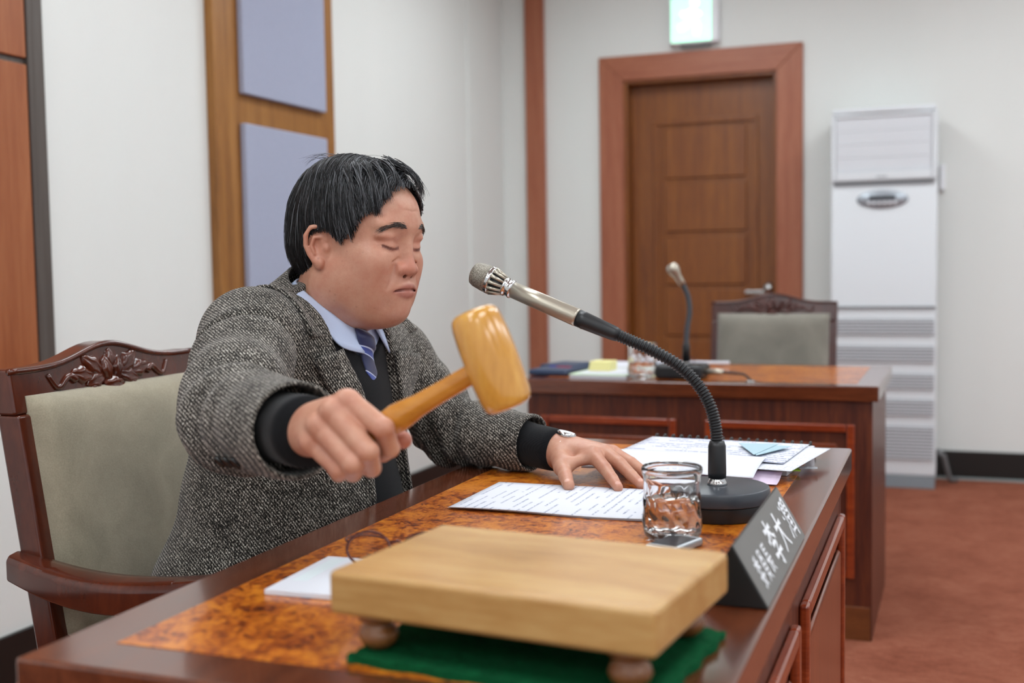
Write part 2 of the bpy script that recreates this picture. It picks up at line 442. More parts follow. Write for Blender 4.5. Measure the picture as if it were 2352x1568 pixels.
# ---- cherry panels with a dark post at the left edge of the view
cp = thing('wall_cladding', 'orange brown cherry wall panels beside a dark upright post', 'cladding', (XL+0.02, 2.0, 0))
for (z0, z1) in ((0.80, 1.648), (1.664, 2.795)):
    G().box(XL, XL+0.03, 1.30, 2.488, z0, z1).build('panel', 'cherry_panel', cp, bevel=0.004)
G().box(XL, XL+0.02, 1.30, 2.488, 0.80, 2.795).build('backing', 'dark_post', cp)
G().box(XL, XL+0.035, 2.490, 2.548, 0.80, 2.795).build('post', 'dark_post', cp, bevel=0.004)

# ---- exit sign
ex = thing('exit_sign', 'green lit emergency exit light box above the door', 'exit sign', (-1.22, YF, 2.22))
G().box(-1.365, -1.105, YF-0.058, YF-0.001, 2.232, 2.478).build('housing', 'white_plastic', ex, bevel=0.010, seg=3)
G().box(-1.353, -1.143, YF-0.0605, YF-0.057, 2.242, 2.468).build('diffuser', 'exit_green', ex, bevel=0.008)
# running figure pictogram, nearly washed out by the lamp
g = G(); yy = YF-0.0615
def ribbon(pts, w):
    for (a, b) in zip(pts[:-1], pts[1:]):
        dx, dz = b[0]-a[0], b[1]-a[1]; L = sqrt(dx*dx+dz*dz); nx, nz = -dz/L*w, dx/L*w
        g.prism([(a[0]-nx, a[1]-nz), (b[0]-nx, b[1]-nz), (b[0]+nx, b[1]+nz), (a[0]+nx, a[1]+nz)], lambda p, q, t: (p, t, q), yy, yy+0.001)
c0 = (-1.250, 2.355)
ribbon([(c0[0]+0.01, c0[1]+0.045), (c0[0], c0[1]+0.0)], 0.020); ribbon([(c0[0], c0[1]), (c0[0]+0.035, c0[1]-0.03), (c0[0]+0.03, c0[1]-0.075)], 0.013)
ribbon([(c0[0], c0[1]), (c0[0]-0.03, c0[1]-0.035), (c0[0]-0.06, c0[1]-0.04)], 0.013)
ribbon([(c0[0]+0.01, c0[1]+0.045), (c0[0]+0.05, c0[1]+0.02)], 0.010); ribbon([(c0[0]+0.01, c0[1]+0.045), (c0[0]-0.03, c0[1]+0.02), (c0[0]-0.045, c0[1]+0.04)], 0.010)
g.lathe([(0.0, 0), (0.019, 0), (0.019, 0.001), (0, 0.001)], (c0[0]+0.022, yy+0.001, c0[1]+0.083), 16, (0, -1, 0))
g.build('pictogram', 'exit_white', ex)
G().box(-1.31, -1.15, YF-0.05, YF-0.001, 2.222, 2.233).build('bracket', 'cord_grey', ex)

# ---- ceiling luminaires
k = 0
LBL = {}
for ix, x in enumerate((-1.2, 0.6, 2.4)):
    for iy, y in enumerate((-2.0, 0.2, 2.4, 4.6)):
        lx = ('over the left side', 'over the middle', 'over the right side')[ix]
        ly = ('at the back of the room', 'above the camera end of the desk', 'between the two desks', 'nearest the far wall')[iy]
        t = thing('ceiling_light', f'white recessed fluorescent ceiling light {lx}, {ly}', 'ceiling light', (x, y, ZC), 0, 'fluorescent ceiling lights')
        g = G(); w, h = 0.32, 0.64
        g.box(x-w, x-w+0.03, y-h, y+h, ZC-0.03, ZC-0.001); g.box(x+w-0.03, x+w, y-h, y+h, ZC-0.03, ZC-0.001)
        g.box(x-w+0.03, x+w-0.03, y-h, y-h+0.03, ZC-0.03, ZC-0.001); g.box(x-w+0.03, x+w-0.03, y+h-0.03, y+h, ZC-0.03, ZC-0.001)
        g.build('frame', 'white_plastic', t)
        G().box(x-w+0.031, x+w-0.031, y-h+0.031, y+h-0.031, ZC-0.02, ZC-0.012).build('diffuser', 'lamp_diffuser', t)

# ---- standing air conditioner
ac = thing('air_conditioner', 'tall white floor standing air conditioner against the far wall', 'air conditioner', (-0.28, 5.95, 0))
AX0, AX1, AY = -0.522, -0.036, 5.80
def bowed(z0, z1, x0, x1, y0, bow, back, name, mt, par, bev=0.004, smooth=False):
    n = 14; poly = []
    for i in range(n+1):
        s = i/n; poly.append((x0+(x1-x0)*s, y0-bow*(1-(2*s-1)**2)))
    poly += [(x1, back), (x0, back)]
    return G().prism(poly, lambda a, b, t: (a, b, t), z0, z1).build(name, mt, par, bevel=bev)
body = G()
# side profile, top rounded down to the front
prof = [(5.815, 0.06), (5.815, 1.74), (5.835, 1.785), (5.87, 1.800), (6.08, 1.800), (6.08, 0.06)]
body.prism(prof, lambda a, b, t: (t, a, b), AX0, AX1).build('cabinet', 'ac_white', ac, bevel=0.010, seg=3)
G().box(AX0+0.004, AX1-0.004, 5.812, 6.07, 0.0, 0.06).build('plinth', 'ac_foot', ac, bevel=0.003)
bowed(1.788, 1.815, AX0+0.006, AX1-0.006, 5.815, 0.022, 6.0, 'top_cap', 'ac_white', ac, 0.008)
# outlet frame and louvre shutter
fr = G()
fr.box(AX0+0.004, AX0+0.026, 5.800, 5.82, 1.47, 1.785); fr.box(AX1-0.026, AX1-0.004, 5.800, 5.82, 1.47, 1.785)
fr.box(AX0+0.026, AX1-0.026, 5.800, 5.82, 1.768, 1.785); fr.box(AX0+0.026, AX1-0.026, 5.796, 5.82, 1.47, 1.515)
fr.build('outlet_frame', 'ac_white', ac, bevel=0.005)
for k in range(4):
    z0 = 1.517+k*0.0625
    G().prism([(5.815, z0), (5.8075, z0+0.001), (5.8070, z0+0.0622), (5.815, z0+0.0622)], lambda a, b, t: (t, a, b), AX0+0.028, AX1-0.028).build('louvre', 'ac_panel', ac)
G().box(AX0+0.016, AX1-0.016, 5.806, 5.814, 1.450, 1.466).build('groove', 'ac_grey', ac)
ov = G(); ov.lathe([(0.0, 0.0), (0.118, 0.0), (0.118, 0.004), (0.106, 0.010), (0.0, 0.012)], (0, 0, 0), 40)
ov.v = [(-0.283+p[0], 5.815-p[2], 1.381+p[1]*0.37) for p in ov.v]
ovo = ov.build('control_oval', 'oval_silver', ac, smooth=True)
G().box(-0.343, -0.223, 5.799, 5.804, 1.380, 1.397).build('display', 'lcd_dark', ovo, bevel=0.002)
for k in range(6):
    b = G(); b.lathe([(0.0, 0), (0.0075, 0), (0.0075, 0.004), (0.0, 0.005)], (-0.345+k*0.024, 5.806, 1.362), 14, (0, -1, 0)); b.build('button', 'white_plastic', ovo, smooth=True)
G().box(-0.31, -0.262, 5.7945, 5.7965, 1.484, 1.489).build('badge', 'ac_grey', ac)
# lower intake grille: bands of slats
G().box(AX0+0.006, AX1-0.006, 5.806, 5.816, 0.862, 0.872).build('groove', 'ac_grey', ac)
for (z1, z0) in ((0.811, 0.735), (0.681, 0.605), (0.549, 0.477), (0.426, 0.350), (0.297, 0.139)):
    gb = G().box(AX0+0.02, AX1-0.012, 5.809, 5.816, z0, z1).build('intake_band', 'ac_grey', ac)
    ns = 5 if z1-z0 < 0.1 else 10
    for k in range(ns):
        zz = z0+(k+0.25)*(z1-z0)/ns
        G().box(AX0+0.02, AX1-0.012, 5.804, 5.809, zz, zz+(z1-z0)/ns*0.50).build('slat', 'ac_panel', gb)
tag(G().box(0.0-0.030, 0.0-0.002, YF-0.028, YF-0.001, 1.43, 1.555).build('wall_switch_box', 'white_plastic', bevel=0.005), 'small white plastic box on the wall right of the air conditioner', 'switch box')
hz = G(); hz.tube([(-0.03, 5.93, 0.17), (0.0, 5.95, 0.14), (0.02, 5.98, 0.05), (0.03, 6.0, 0.016), (0.06, 6.03, 0.013)], 0.012, 10)
tag(hz.build('drain_hose', 'cord_grey', smooth=True), 'grey hose running down from the air conditioner to the carpet', 'hose')

# ================================================================== desks
DT = 0.737
def desk(name, label, X0, X1, Y0, Y1, xf, nframes, group):
    """local: long side along x from X0..X1, front face at y = Y0 (facing -y), sitter at +y"""
    c = xf @ Vector(((X0+X1)/2, (Y0+Y1)/2, 0))
    rz = xf.to_euler().z
    t = thing(name, label, 'desk', (c.x, c.y, 0), rz, group)
    gm = lambda: G(xf)
    top = gm().box(X0, X1, Y0, Y1, DT-0.044, DT).build('tabletop', 'mahogany_top', t, bevel=0.004)
    b = 0.064
    gm().box(X0+b, X1-b, Y0+b, Y1-b, DT-0.004, DT+0.0006).build('burl_inlay', 'burl', top)
    fy = Y0+0.020
    gm().box(X0+0.022, X1-0.022, fy, fy+0.02, 0.098, DT-0.044).build('front_panel', 'mahogany_front', t)
    gm().box(X0+0.022, X1-0.022, fy-0.004, fy+0.02, 0.0, 0.098).build('kick_board', 'kick_brown', t, bevel=0.002)
    for (a, e) in ((X0+0.018, X0+0.040), (X1-0.040, X1-0.018)):
        gm().box(a, e, fy-0.001, Y1-0.03, 0.0, DT-0.044).build('side_panel', 'mahogany_front', t, bevel=0.002)
    L = X1-X0-0.13; w = (L-0.085*(nframes-1))/nframes
    for k in range(nframes):
        a = X0+0.065+k*(w+0.085); e = a+w; z0, z1 = 0.180, 0.626; m = 0.024
        g = gm(); h = fy-0.014
        for (p, q, r, s) in ((a, a+m, z0, z1), (e-m, e, z0, z1), (a+m, e-m, z1-m, z1), (a+m, e-m, z0, z0+m)):
            g.box(p, q, h, fy, r, s)
        fo = g.build('frame_moulding', 'moulding_red', t, bevel=0.005, seg=2)
        gm().box(a+0.050, e-0.050, fy-0.010, fy, z0+0.055, z1-0.056).build('raised_field', 'moulding_field', t, bevel=0.006, seg=1)
    return t
wood('mahogany_top', '#46200f', '#592a15', '#6b371e', (1.5, 14, 14), 0.20, 0.7)
wood('moulding_field', '#5a220f', '#6e3016', '#7f3e1f', (16, 16, 1.0), 0.28, 0.4)
# the chairman's desk: front faces +x
XF1 = Matrix.Translation((-0.163, 0.821, 0)) @ Matrix.Rotation(radians(90), 4, 'Z')
desk('desk', "large glossy mahogany desk with burl inlay at which the man sits", 0.0, 1.439, 0.0, 0.640, XF1, 2, 'mahogany desks')
# second desk behind, front faces the camera
XF2 = Matrix.Translation((-1.250, 3.405, 0)) @ Matrix.Rotation(radians(-0.6), 4, 'Z')
desk('desk', 'smaller mahogany desk behind with nobody at it, a blue tray and jotter on top', 0.0, 1.078, 0.0, 0.690, XF2, 2, 'mahogany desks')

# ================================================================== chairs
def chair(label, xf, cush, woodmat):
    """local: x to the sitter's front, y lateral, origin on the floor under the top rail"""
    o = xf @ Vector((0.2, 0, 0)); t = thing('armchair', label, 'chair', (o.x, o.y, 0), xf.to_euler().z, 'carved armchairs')
    gm = lambda: G(xf)
    W = 0.235
    lean = lambda z: 0.0+(0.955-z)*0.16          # x of the back plane at height z
    # stiles, running down into the rear legs
    for s in (-1, 1):
        g = gm(); sec = []
        for z in (0.0, 0.2, 0.42, 0.60, 0.80, 0.8685):
            x = lean(z) if z > 0.42 else lean(0.42)-(0.42-z)*0.12
            sec.append((x, z))
        for (a, b) in zip(sec[:-1], sec[1:]):
            y0, y1 = sorted((s*(W-0.040), s*(W-0.001)))
            if a is not sec[0]: continue
            vs_ = [(p[0]+dx_, yy_, p[1]) for p in sec for dx_, yy_ in ((-0.022, y0), (0.022, y0), (0.022, y1), (-0.022, y1))]; ns_ = len(sec)
            g.add(vs_, [(3, 2, 1, 0), (4*ns_-4, 4*ns_-3, 4*ns_-2, 4*ns_-1)]+[(4*q+e, 4*q+(e+1) % 4, 4*q+4+(e+1) % 4, 4*q+4+e) for q in range(ns_-1) for e in range(4)])
        if False:
            g.add([(a[0]-0.022, y0, a[1]), (a[0]+0.022, y0, a[1]), (a[0]+0.022, y1, a[1]), (a[0]-0.022, y1, a[1]),
                   (b[0]-0.022, y0, b[1]), (b[0]+0.022, y0, b[1]), (b[0]+0.022, y1, b[1]), (b[0]-0.022, y1, b[1])],
                  [(0,3,2,1),(4,5,6,7),(0,1,5,4),(1,2,6,5),(2,3,7,6),(3,0,4,7)])
        g.build('stile', woodmat, t, bevel=0.005)
    # crest rail: bell shaped top
    def top(y):
        u = abs(y)/W
        return 0.937+0.034*math.exp(-(u/0.42)**2)+0.004*u*u
    n = 28; ys = [-W+2*W*i/n for i in range(n+1)]
    poly = [(y, top(y)) for y in ys]+[(W, 0.868), (-W, 0.868)]
    rail = gm().prism(poly, lambda a, b, tt: (lean(b)+tt, a, b), -0.022, 0.018).build('crest_rail', woodmat, t, bevel=0.006, seg=3)
    # raised bead along the top edge
    gm().tube([(lean(top(y))+0.018, y, top(y)-0.004) for y in ys], 0.0055, 8).build('bead', woodmat, rail, smooth=True)
    # carving: blossom, leaves, scrolls in relief
    g = gm()
    def leaf(cy, cz, L, wd, ang, h=0.010, lobes=0):
        nu, nv = 13, 9
        def fn(u, v):
            a = u; b = (v-0.5)*2
            wl = wd*(sin(pi*min(1, a*0.96+0.04))**0.7)*(1+(0.16*sin(a*pi*lobes) if lobes else 0))
            p = a*L-L*0.5; q = b*wl*0.5
            y = cy+p*cos(ang)-q*sin(ang); z = cz+p*sin(ang)+q*cos(ang)
            hh = h*(1-b*b)**0.5*(0.45+0.55*sin(pi*min(1, a)))*(1-0.35*math.exp(-(b/0.16)**2))-0.001
            return (lean(z)+0.018+max(hh, -0.001), y, z)
        g.grid(fn, nu, nv, flip=True)
    cz = 0.915
    for (yy, zz, L, wd, ang, h) in ((0.0, cz-0.018, 0.052, 0.030, 0, 0.015), (-0.013, cz+0.010, 0.044, 0.026, radians(100), 0.013), (0.014, cz+0.010, 0.044, 0.026, radians(80), 0.013),
                                    (0.0, cz+0.026, 0.036, 0.030, radians(90), 0.009)):
        leaf(yy, zz, L, wd, ang, h, 5)
    for s in (-1, 1):
        def lf(yy, zz, L, wd, ang, h):
            leaf(s*yy, zz, L, wd, ang if s > 0 else pi-ang, h, 5)
        lf(0.046, cz+0.018, 0.056, 0.034, radians(35), 0.010); lf(0.044, cz-0.008, 0.050, 0.032, radians(-15), 0.009)
        lf(0.074, cz+0.004, 0.056, 0.032, radians(10), 0.010); lf(0.050, cz-0.022, 0.040, 0.022, radians(-35), 0.008)
        pts = []
        for i in range(17):
            u = i/16; yy = 0.092+0.062*u; zz = cz-0.004+0.008*sin(u*2*pi*1.1)+(0.010*max(0, u-0.75)*4)
            pts.append((lean(zz)+0.019, s*yy, zz))
        g.tube(pts, [0.0075*(1-0.5*i/16) for i in range(17)], 8)
    g.build('carving', woodmat, rail, smooth=True)
    # back cushion
    def pad(u, v):      # closed pillow: u around, v from back edge over the face
        a = 2*pi*u; e = 0.16
        cx, sy = cos(a), sin(a)
        sq = (abs(cx)**(2/e)+abs(sy)**(2/e))**(-e/2) if False else 1/max(abs(cx), abs(sy))
        rr = min(v*1.0, 1)
        yy = cx*sq*rr; zz = sy*sq*rr
        return yy, zz
    n = 22; cyw, z0, z1 = 0.212, 0.508, 0.897
    g = gm()
    def face(i, j):
        yy = (2*i-1); zz = (2*j-1)
        r = 0.90
        edge = max(abs(yy), abs(zz))
        d = (max(0, 1-abs(yy)**7))**0.5*(max(0, 1-abs(zz)**9))**0.5
        y = yy*cyw*(1-0.012*(1-d)); z = (z0+z1)/2+zz*(z1-z0)/2
        return (lean(z)+0.020+0.040*d, y, z)
    g.grid(face, 41, 41, flip=True)
    g.grid(lambda i, j: ((lean((z0+z1)/2+(2*j-1)*(z1-z0)/2)-0.012), (2*i-1)*cyw, (z0+z1)/2+(2*j-1)*(z1-z0)/2), 2, 2)
    # rim joining face and back
    rim = []
    for (fa, fb) in (((0, 0), (1, 0)), ((1, 0), (1, 1)), ((1, 1), (0, 1)), ((0, 1), (0, 0))):
        def strip(u, v, fa=fa, fb=fb):
            i = fa[0]+(fb[0]-fa[0])*u; j = fa[1]+(fb[1]-fa[1])*u; p = face(i, j); return (p[0]-v*(p[0]-lean(p[2])+0.012), p[1], p[2])
        g.grid(strip, 9, 2)
    g.build('back_cushion', cush, t, smooth=True)
    gm().box(lean(0.45)-0.018, lean(0.45)+0.018, -W+0.04, W-0.04, 0.430, 0.512).build('lower_rail', woodmat, t, bevel=0.004)
    # seat
    sx0, sx1 = lean(0.42)-0.01, 0.50
    gm().box(sx0, sx1, -0.245, 0.245, 0.335, 0.452).build('seat_frame', woodmat, t, bevel=0.006)
    def seat(i, j):
        a, b = 2*i-1, 2*j-1; dd = (max(0, 1-abs(a)**8)*max(0, 1-abs(b)**8))**0.5
        return (sx0+0.03+(sx1-sx0-0.04)*i, b*0.232, 0.430+0.045*dd)
    gm().grid(seat, 29, 29).build('seat_cushion', cush, t, smooth=True)
    for s in (-1, 1):
        y0, y1 = sorted((s*0.205, s*0.245))
        g = gm(); g.add([(sx1-0.045, y0, 0), (sx1-0.015, y0, 0), (sx1-0.015, y1, 0), (sx1-0.045, y1, 0), (sx1-0.055, y0, 0.366), (sx1-0.005, y0, 0.366), (sx1-0.005, y1, 0.366), (sx1-0.055, y1, 0.366)],
              [(0,3,2,1),(4,5,6,7),(0,1,5,4),(1,2,6,5),(2,3,7,6),(3,0,4,7)])
        g.build('front_leg', woodmat, t, bevel=0.004)
        # arm: sweeps out and forward, then its support
        pts = []; 
        for i in range(21):
            u = i/20; x = lean(0.63)-0.030+0.43*u; y = s*(0.236+0.026*sin(pi*min(1, u*1.1))); z = 0.632-0.026*sin(pi*u*0.9)+0.008*u
            pts.append((x, y, z))
        ag = gm(); sec = [(-0.92, -1), (0.92, -1), (1, -0.8), (1, 0.55), (0.72, 0.92), (0.0, 1.05), (-0.72, 0.92), (-1, 0.55), (-1, -0.8)]; ns_ = len(sec); av = []
        for i_, p in enumerate(pts):
            u = i_/20; hw, hh = 0.024+0.008*sin(pi*u), 0.0215+0.004*sin(pi*u)
            av += [(p[0], p[1]+a_*hw, p[2]+b_*hh) for a_, b_ in sec]
        ag.add(av, [tuple(range(ns_)), tuple(20*ns_+q for q in range(ns_-1, -1, -1))]+[(q*ns_+e, (q+1)*ns_+e, (q+1)*ns_+(e+1) % ns_, q*ns_+(e+1) % ns_) for q in range(20) for e in range(ns_)])
        ag.build('arm', woodmat, t, bevel=0.004, seg=2)
        sp = []
        for i in range(11):
            u = i/10; sp.append((lean(0.63)+0.36-0.05*sin(pi*u), s*(0.240), 0.385+0.235*u))
        gm().tube(sp, [0.017+0.004*cos(2*pi*i/10) for i in range(11)], 10).build('arm_support', woodmat, t, smooth=True)
    return t
XFC1 = Matrix.Translation((-1.395, 1.654, 0)) @ Matrix.Rotation(radians(0), 4, 'Z')
chair('glossy carved armchair with olive grey velvet back, the man sits in it', XFC1, 'velvet', 'chair_wood')
XFC2 = Matrix.Translation((-0.612, 4.50, 0)) @ Matrix.Rotation(radians(-90), 4, 'Z')
chair('empty dark carved armchair with pale grey back behind the smaller desk', XFC2, 'velvet_grey', 'chair_wood_dark')
# ================================================================== implicit surfaces (for the figure)
f32 = np.float32
def smin(a, b, k):
    h = np.clip(0.5+0.5*(b-a)/k, 0, 1); return b+(a-b)*h-k*h*(1-h)
def smax(a, b, k): return -smin(-a, -b, k)
def A3(*p): return np.array(p, dtype=f32)
def rc(a, b, ra, rb):
    a = A3(*a); b = A3(*b); ab = b-a; L2 = float(ab@ab)+1e-12
    def fn(P):
        t = np.clip(((P-a)@ab)/L2, 0, 1); q = P-a-t[:, None]*ab
        return np.sqrt((q*q).sum(1))-(ra+(rb-ra)*t)
    fn.lip = 1.05; return fn
def ell(c, r, R=None):
    c = A3(*c); r = A3(*r); Rm = None if R is None else np.array(R, dtype=f32)
    def fn(P):
        q = P-c
        if Rm is not None: q = q@Rm
        k0 = np.sqrt(((q/r)**2).sum(1))+1e-9; k1 = np.sqrt(((q/(r*r))**2).sum(1))+1e-9
        return np.where(k0 < 0.3, -(r.min())*(1-k0), k0*(k0-1)/k1)
    fn.lip = 1.25 if r.min() > 0.6*r.max() else 1.6; return fn
def poly(pts, rad, k=0.003):
    fs = [rc(pts[i], pts[i+1], rad[i], rad[i+1]) for i in range(len(pts)-1)]
    def fn(P):
        d = fs[0](P)
        for g in fs[1:]: d = np.minimum(d, g(P))
        return d
    fn.lip = 1.05; return fn
def rotm(ax, deg):
    return np.array(Matrix.Rotation(radians(deg), 3, ax))

class Space:
    def __init__(self, o=(0, 0, 0), A=None, s=1.0):
        self.o = A3(*o); self.A = None if A is None else np.array(A, dtype=f32); self.s = s
    def loc(self, P):
        q = P-self.o
        if self.A is not None: q = q@self.A.T
        return q/f32(self.s)
    def wor(self, q):
        q = np.asarray(q, dtype=f32)*f32(self.s)
        if self.A is not None: q = q@self.A
        return q+self.o

def evaluate(ops, P, use=None):
    cache = {}; d = None
    for i, (op, k, fn, sp) in enumerate(ops):
        if use is not None and not use[i]: continue
        if sp is None: Q, s = P, 1.0
        else:
            if id(sp) not in cache: cache[id(sp)] = sp.loc(P)
            Q, s = cache[id(sp)], sp.s
        if op == 'd':                       # displacement, metres
            if d is not None: d = d+fn(Q)
            continue
        e = fn(Q)*s
        if op == 'u':
            d = e if d is None else (np.minimum(d, e) if k <= 0 else smin(d, e, k))
        elif d is not None:
            if op == 's': d = smax(d, -e, max(k, 1e-5))
            elif op == 'i': d = smax(d, e, max(k, 1e-5))
    if d is None: d = np.full(len(P), 1.0, dtype=f32)
    return d

def surface(ops, lo, hi, vox, nb=16):
    lo = np.array(lo, dtype=float); hi = np.array(hi, dtype=float)
    nblk = np.ceil((hi-lo)/(vox*nb)).astype(int)
    bi = np.stack(np.meshgrid(*[np.arange(n) for n in nblk], indexing='ij'), -1).reshape(-1, 3)
    cen = (lo+(bi+0.5)*nb*vox).astype(f32); h = nb*vox*0.5*1.7321+0.001
    near_ = np.zeros(len(bi), dtype=bool)
    for op, k, fn, sp in ops:
        if op != 'u': continue
        e = (fn(cen) if sp is None else fn(sp.loc(cen))*sp.s); near_ |= e < h*2.2+k*1.5+0.004
    bi = bi[near_]; cen = cen[near_]
    dc = evaluate(ops, cen); ok = np.abs(dc) < h*1.9+0.012; bi = bi[ok]; cen = cen[ok]
    hb = nb*vox*0.5
    smp = np.array([(x, y, z) for x in (-1, 0, 1) for y in (-1, 0, 1) for z in (-1, 0, 1)], dtype=f32)*f32(hb)
    pts = (cen[:, None, :]+smp[None]).reshape(-1, 3)
    keep = np.ones((len(bi), len(ops)), dtype=bool)
    for i, (op, k, fn, sp) in enumerate(ops):
        if op in ('d', 'i') or i == 0: continue
        e = (fn(pts) if sp is None else fn(sp.loc(pts))*sp.s).reshape(len(bi), -1).min(1)
        keep[:, i] = e < hb*1.15+k*1.8+0.002
    ids = np.arange(len(bi))
    ax = np.arange(nb+1)
    base = np.stack(np.meshgrid(ax, ax, ax, indexing='ij'), -1).reshape(-1, 3)
    n = nb+1
    BIG = 1 << 20
    def key(c): return (c[..., 0].astype(np.int64)*BIG+c[..., 1])*BIG+c[..., 2]
    VK, VP, FQ = [], [], []
    tot = nblk*nb+8
    for b in ids:
        c0 = bi[b]*nb
        P = (lo+(base+c0)*vox).astype(f32)
        d = evaluate(ops, P, keep[b]).reshape(n, n, n)
        if d.min() > 0 or d.max() < 0: continue
        s = d < 0
        # cells with a sign change
        cnt = np.zeros((nb, nb, nb), dtype=np.int8); acc = np.zeros((nb, nb, nb, 3)); ne = np.zeros((nb, nb, nb))
        for dx in (0, 1):
            for dy in (0, 1):
                for dz in (0, 1): cnt += s[dx:nb+dx, dy:nb+dy, dz:nb+dz]
        act = (cnt > 0) & (cnt < 8)
        if not act.any(): continue
        for axis in range(3):
            for o1 in (0, 1):
                for o2 in (0, 1):
                    off0 = [0, 0, 0]; o = [o1, o2]; m = 0
                    for q in range(3):
                        if q != axis: off0[q] = o[m]; m += 1
                    off1 = list(off0); off1[axis] = 1
                    a = d[off0[0]:nb+off0[0], off0[1]:nb+off0[1], off0[2]:nb+off0[2]]; bb = d[off1[0]:nb+off1[0], off1[1]:nb+off1[1], off1[2]:nb+off1[2]]
                    x = (a < 0) != (bb < 0)
                    t = np.where(x, a/np.where(x, a-bb, 1), 0)
                    for q in range(3):
                        acc[..., q] += np.where(x, t if q == axis else off0[q], 0)
                    ne += x
        idx = np.argwhere(act)
        pos = acc[act]/ne[act][:, None]
        VK.append(key(idx+c0)); VP.append(lo+(idx+c0+pos)*vox)
        # faces from edges whose lower corner lies in this block
        for axis in range(3):
            sl0 = [slice(0, nb)]*3; sl1 = list(sl0); sl1[axis] = slice(1, nb+1)
            a = s[tuple(sl0)]; bb = s[tuple(sl1)]
            x = np.argwhere(a != bb)
            if not len(x): continue
            inside = a[tuple(x.T)]
            u, v = (axis+1) % 3, (axis+2) % 3
            e = x+c0; du = np.zeros(3, int); du[u] = 1; dv = np.zeros(3, int); dv[v] = 1
            quad = np.stack([key(e-du-dv), key(e-dv), key(e), key(e-du)], 1)
            quad[~inside] = quad[~inside][:, ::-1]
            FQ.append(quad)
    VK = np.concatenate(VK); VP = np.concatenate(VP); FQ = np.concatenate(FQ)
    o = np.argsort(VK); VK = VK[o]; VP = VP[o]
    p = np.searchsorted(VK, FQ); p = np.clip(p, 0, len(VK)-1); ok = (VK[p] == FQ).all(1)
    F = p[ok]
    used = np.zeros(len(VP), bool); used[F.ravel()] = True
    rm = np.cumsum(used)-1
    return VP[used], rm[F]

def np_mesh(name, V, F, mat, parent, tint=None, smooth=True):
    mw = MW.get(parent.name) if parent is not None else None
    if mw is not None:
        inv = np.array(mw.inverted()); V = V@inv[:3, :3].T+inv[:3, 3]
    me = bpy.data.meshes.new(name); nf, k = F.shape
    me.vertices.add(len(V)); me.vertices.foreach_set('co', np.ascontiguousarray(V, dtype=f32).ravel())
    me.loops.add(nf*k); me.loops.foreach_set('vertex_index', np.ascontiguousarray(F, dtype=np.int32).ravel())
    me.polygons.add(nf); me.polygons.foreach_set('loop_start', np.arange(0, nf*k, k, dtype=np.int32))
    me.polygons.foreach_set('use_smooth', np.full(nf, smooth)); me.update(calc_edges=True); me.validate()
    if tint is not None:
        at = me.attributes.new('tint', 'FLOAT_COLOR', 'POINT'); c = np.ones((len(V), 4), dtype=f32); c[:, :3] = tint
        at.data.foreach_set('color', c.ravel())
    me.materials.append(M[mat]); o = bpy.data.objects.new(name, me); COL.objects.link(o)
    if parent is not None:
        o.parent = parent
        if mw is not None: MW[o.name] = mw
    return o
def lin(h): return np.array(srgb(h)[:3])
# ================================================================== the man
person = thing('person', 'man in grey tweed jacket and blue striped tie swinging a wooden gavel at his desk', 'person', (-1.05, 1.66, 0.0))

# ---- head space: x forward, y towards the wearer's right, z up, origin between the ears
def head_axes(yaw, pitch, roll):
    ya, pt, ro = radians(yaw), radians(pitch), radians(roll)
    F = np.array([cos(ya)*cos(pt), sin(ya)*cos(pt), -sin(pt)]); R0 = np.array([sin(ya), -cos(ya), 0.0]); U0 = np.cross(R0, F)
    R = R0*cos(ro)+U0*sin(ro); U = -R0*sin(ro)+U0*cos(ro)
    return np.array([F, R, U])
HD = Space((-0.902, 1.675, 1.116), head_axes(-10.0, 5.0, 1.0), 1.04)
hd = []
def H(op, k, fn): hd.append((op, k, fn, HD))
H('u', 0, ell((-0.006, 0, 0.048), (0.096, 0.073, 0.086)))            # cranium
H('u', 0.03, ell((0.042, 0, 0.060), (0.070, 0.065, 0.058)))          # forehead
H('u', 0.03, ell((0.046, 0, -0.005), (0.058, 0.060, 0.066)))         # mid face
H('u', 0.03, ell((0.034, 0, -0.056), (0.064, 0.061, 0.044)))         # jaw
for s in (-1, 1):
    H('u', 0.024, ell((0.056, s*0.035, -0.052), (0.040, 0.027, 0.040)))      # jowl
    H('u', 0.018, ell((0.077, s*0.040, -0.004), (0.024, 0.022, 0.020)))      # cheek bone
    H('u', 0.022, ell((0.060, s*0.046, -0.022), (0.034, 0.019, 0.030)))      # cheek
    H('u', 0.016, ell((0.014, s*0.058, -0.046), (0.036, 0.014, 0.036)))      # jaw angle
H('u', 0.016, ell((0.087, 0, -0.079), (0.0210, 0.027, 0.018)))       # chin
H('u', 0.030, ell((0.044, 0, -0.088), (0.046, 0.048, 0.025)))        # fold under the chin
H('u', 0.014, ell((0.093, 0, -0.045), (0.0185, 0.036, 0.032)))       # muzzle
SLIT = ([0.012, 0.017, 0.0245, 0.032, 0.040, 0.047, 0.053], [0.0158, 0.0150, 0.0132, 0.0128, 0.0142, 0.0168, 0.0185])
def slit(q): return np.interp(np.abs(q[:, 1]), *SLIT)
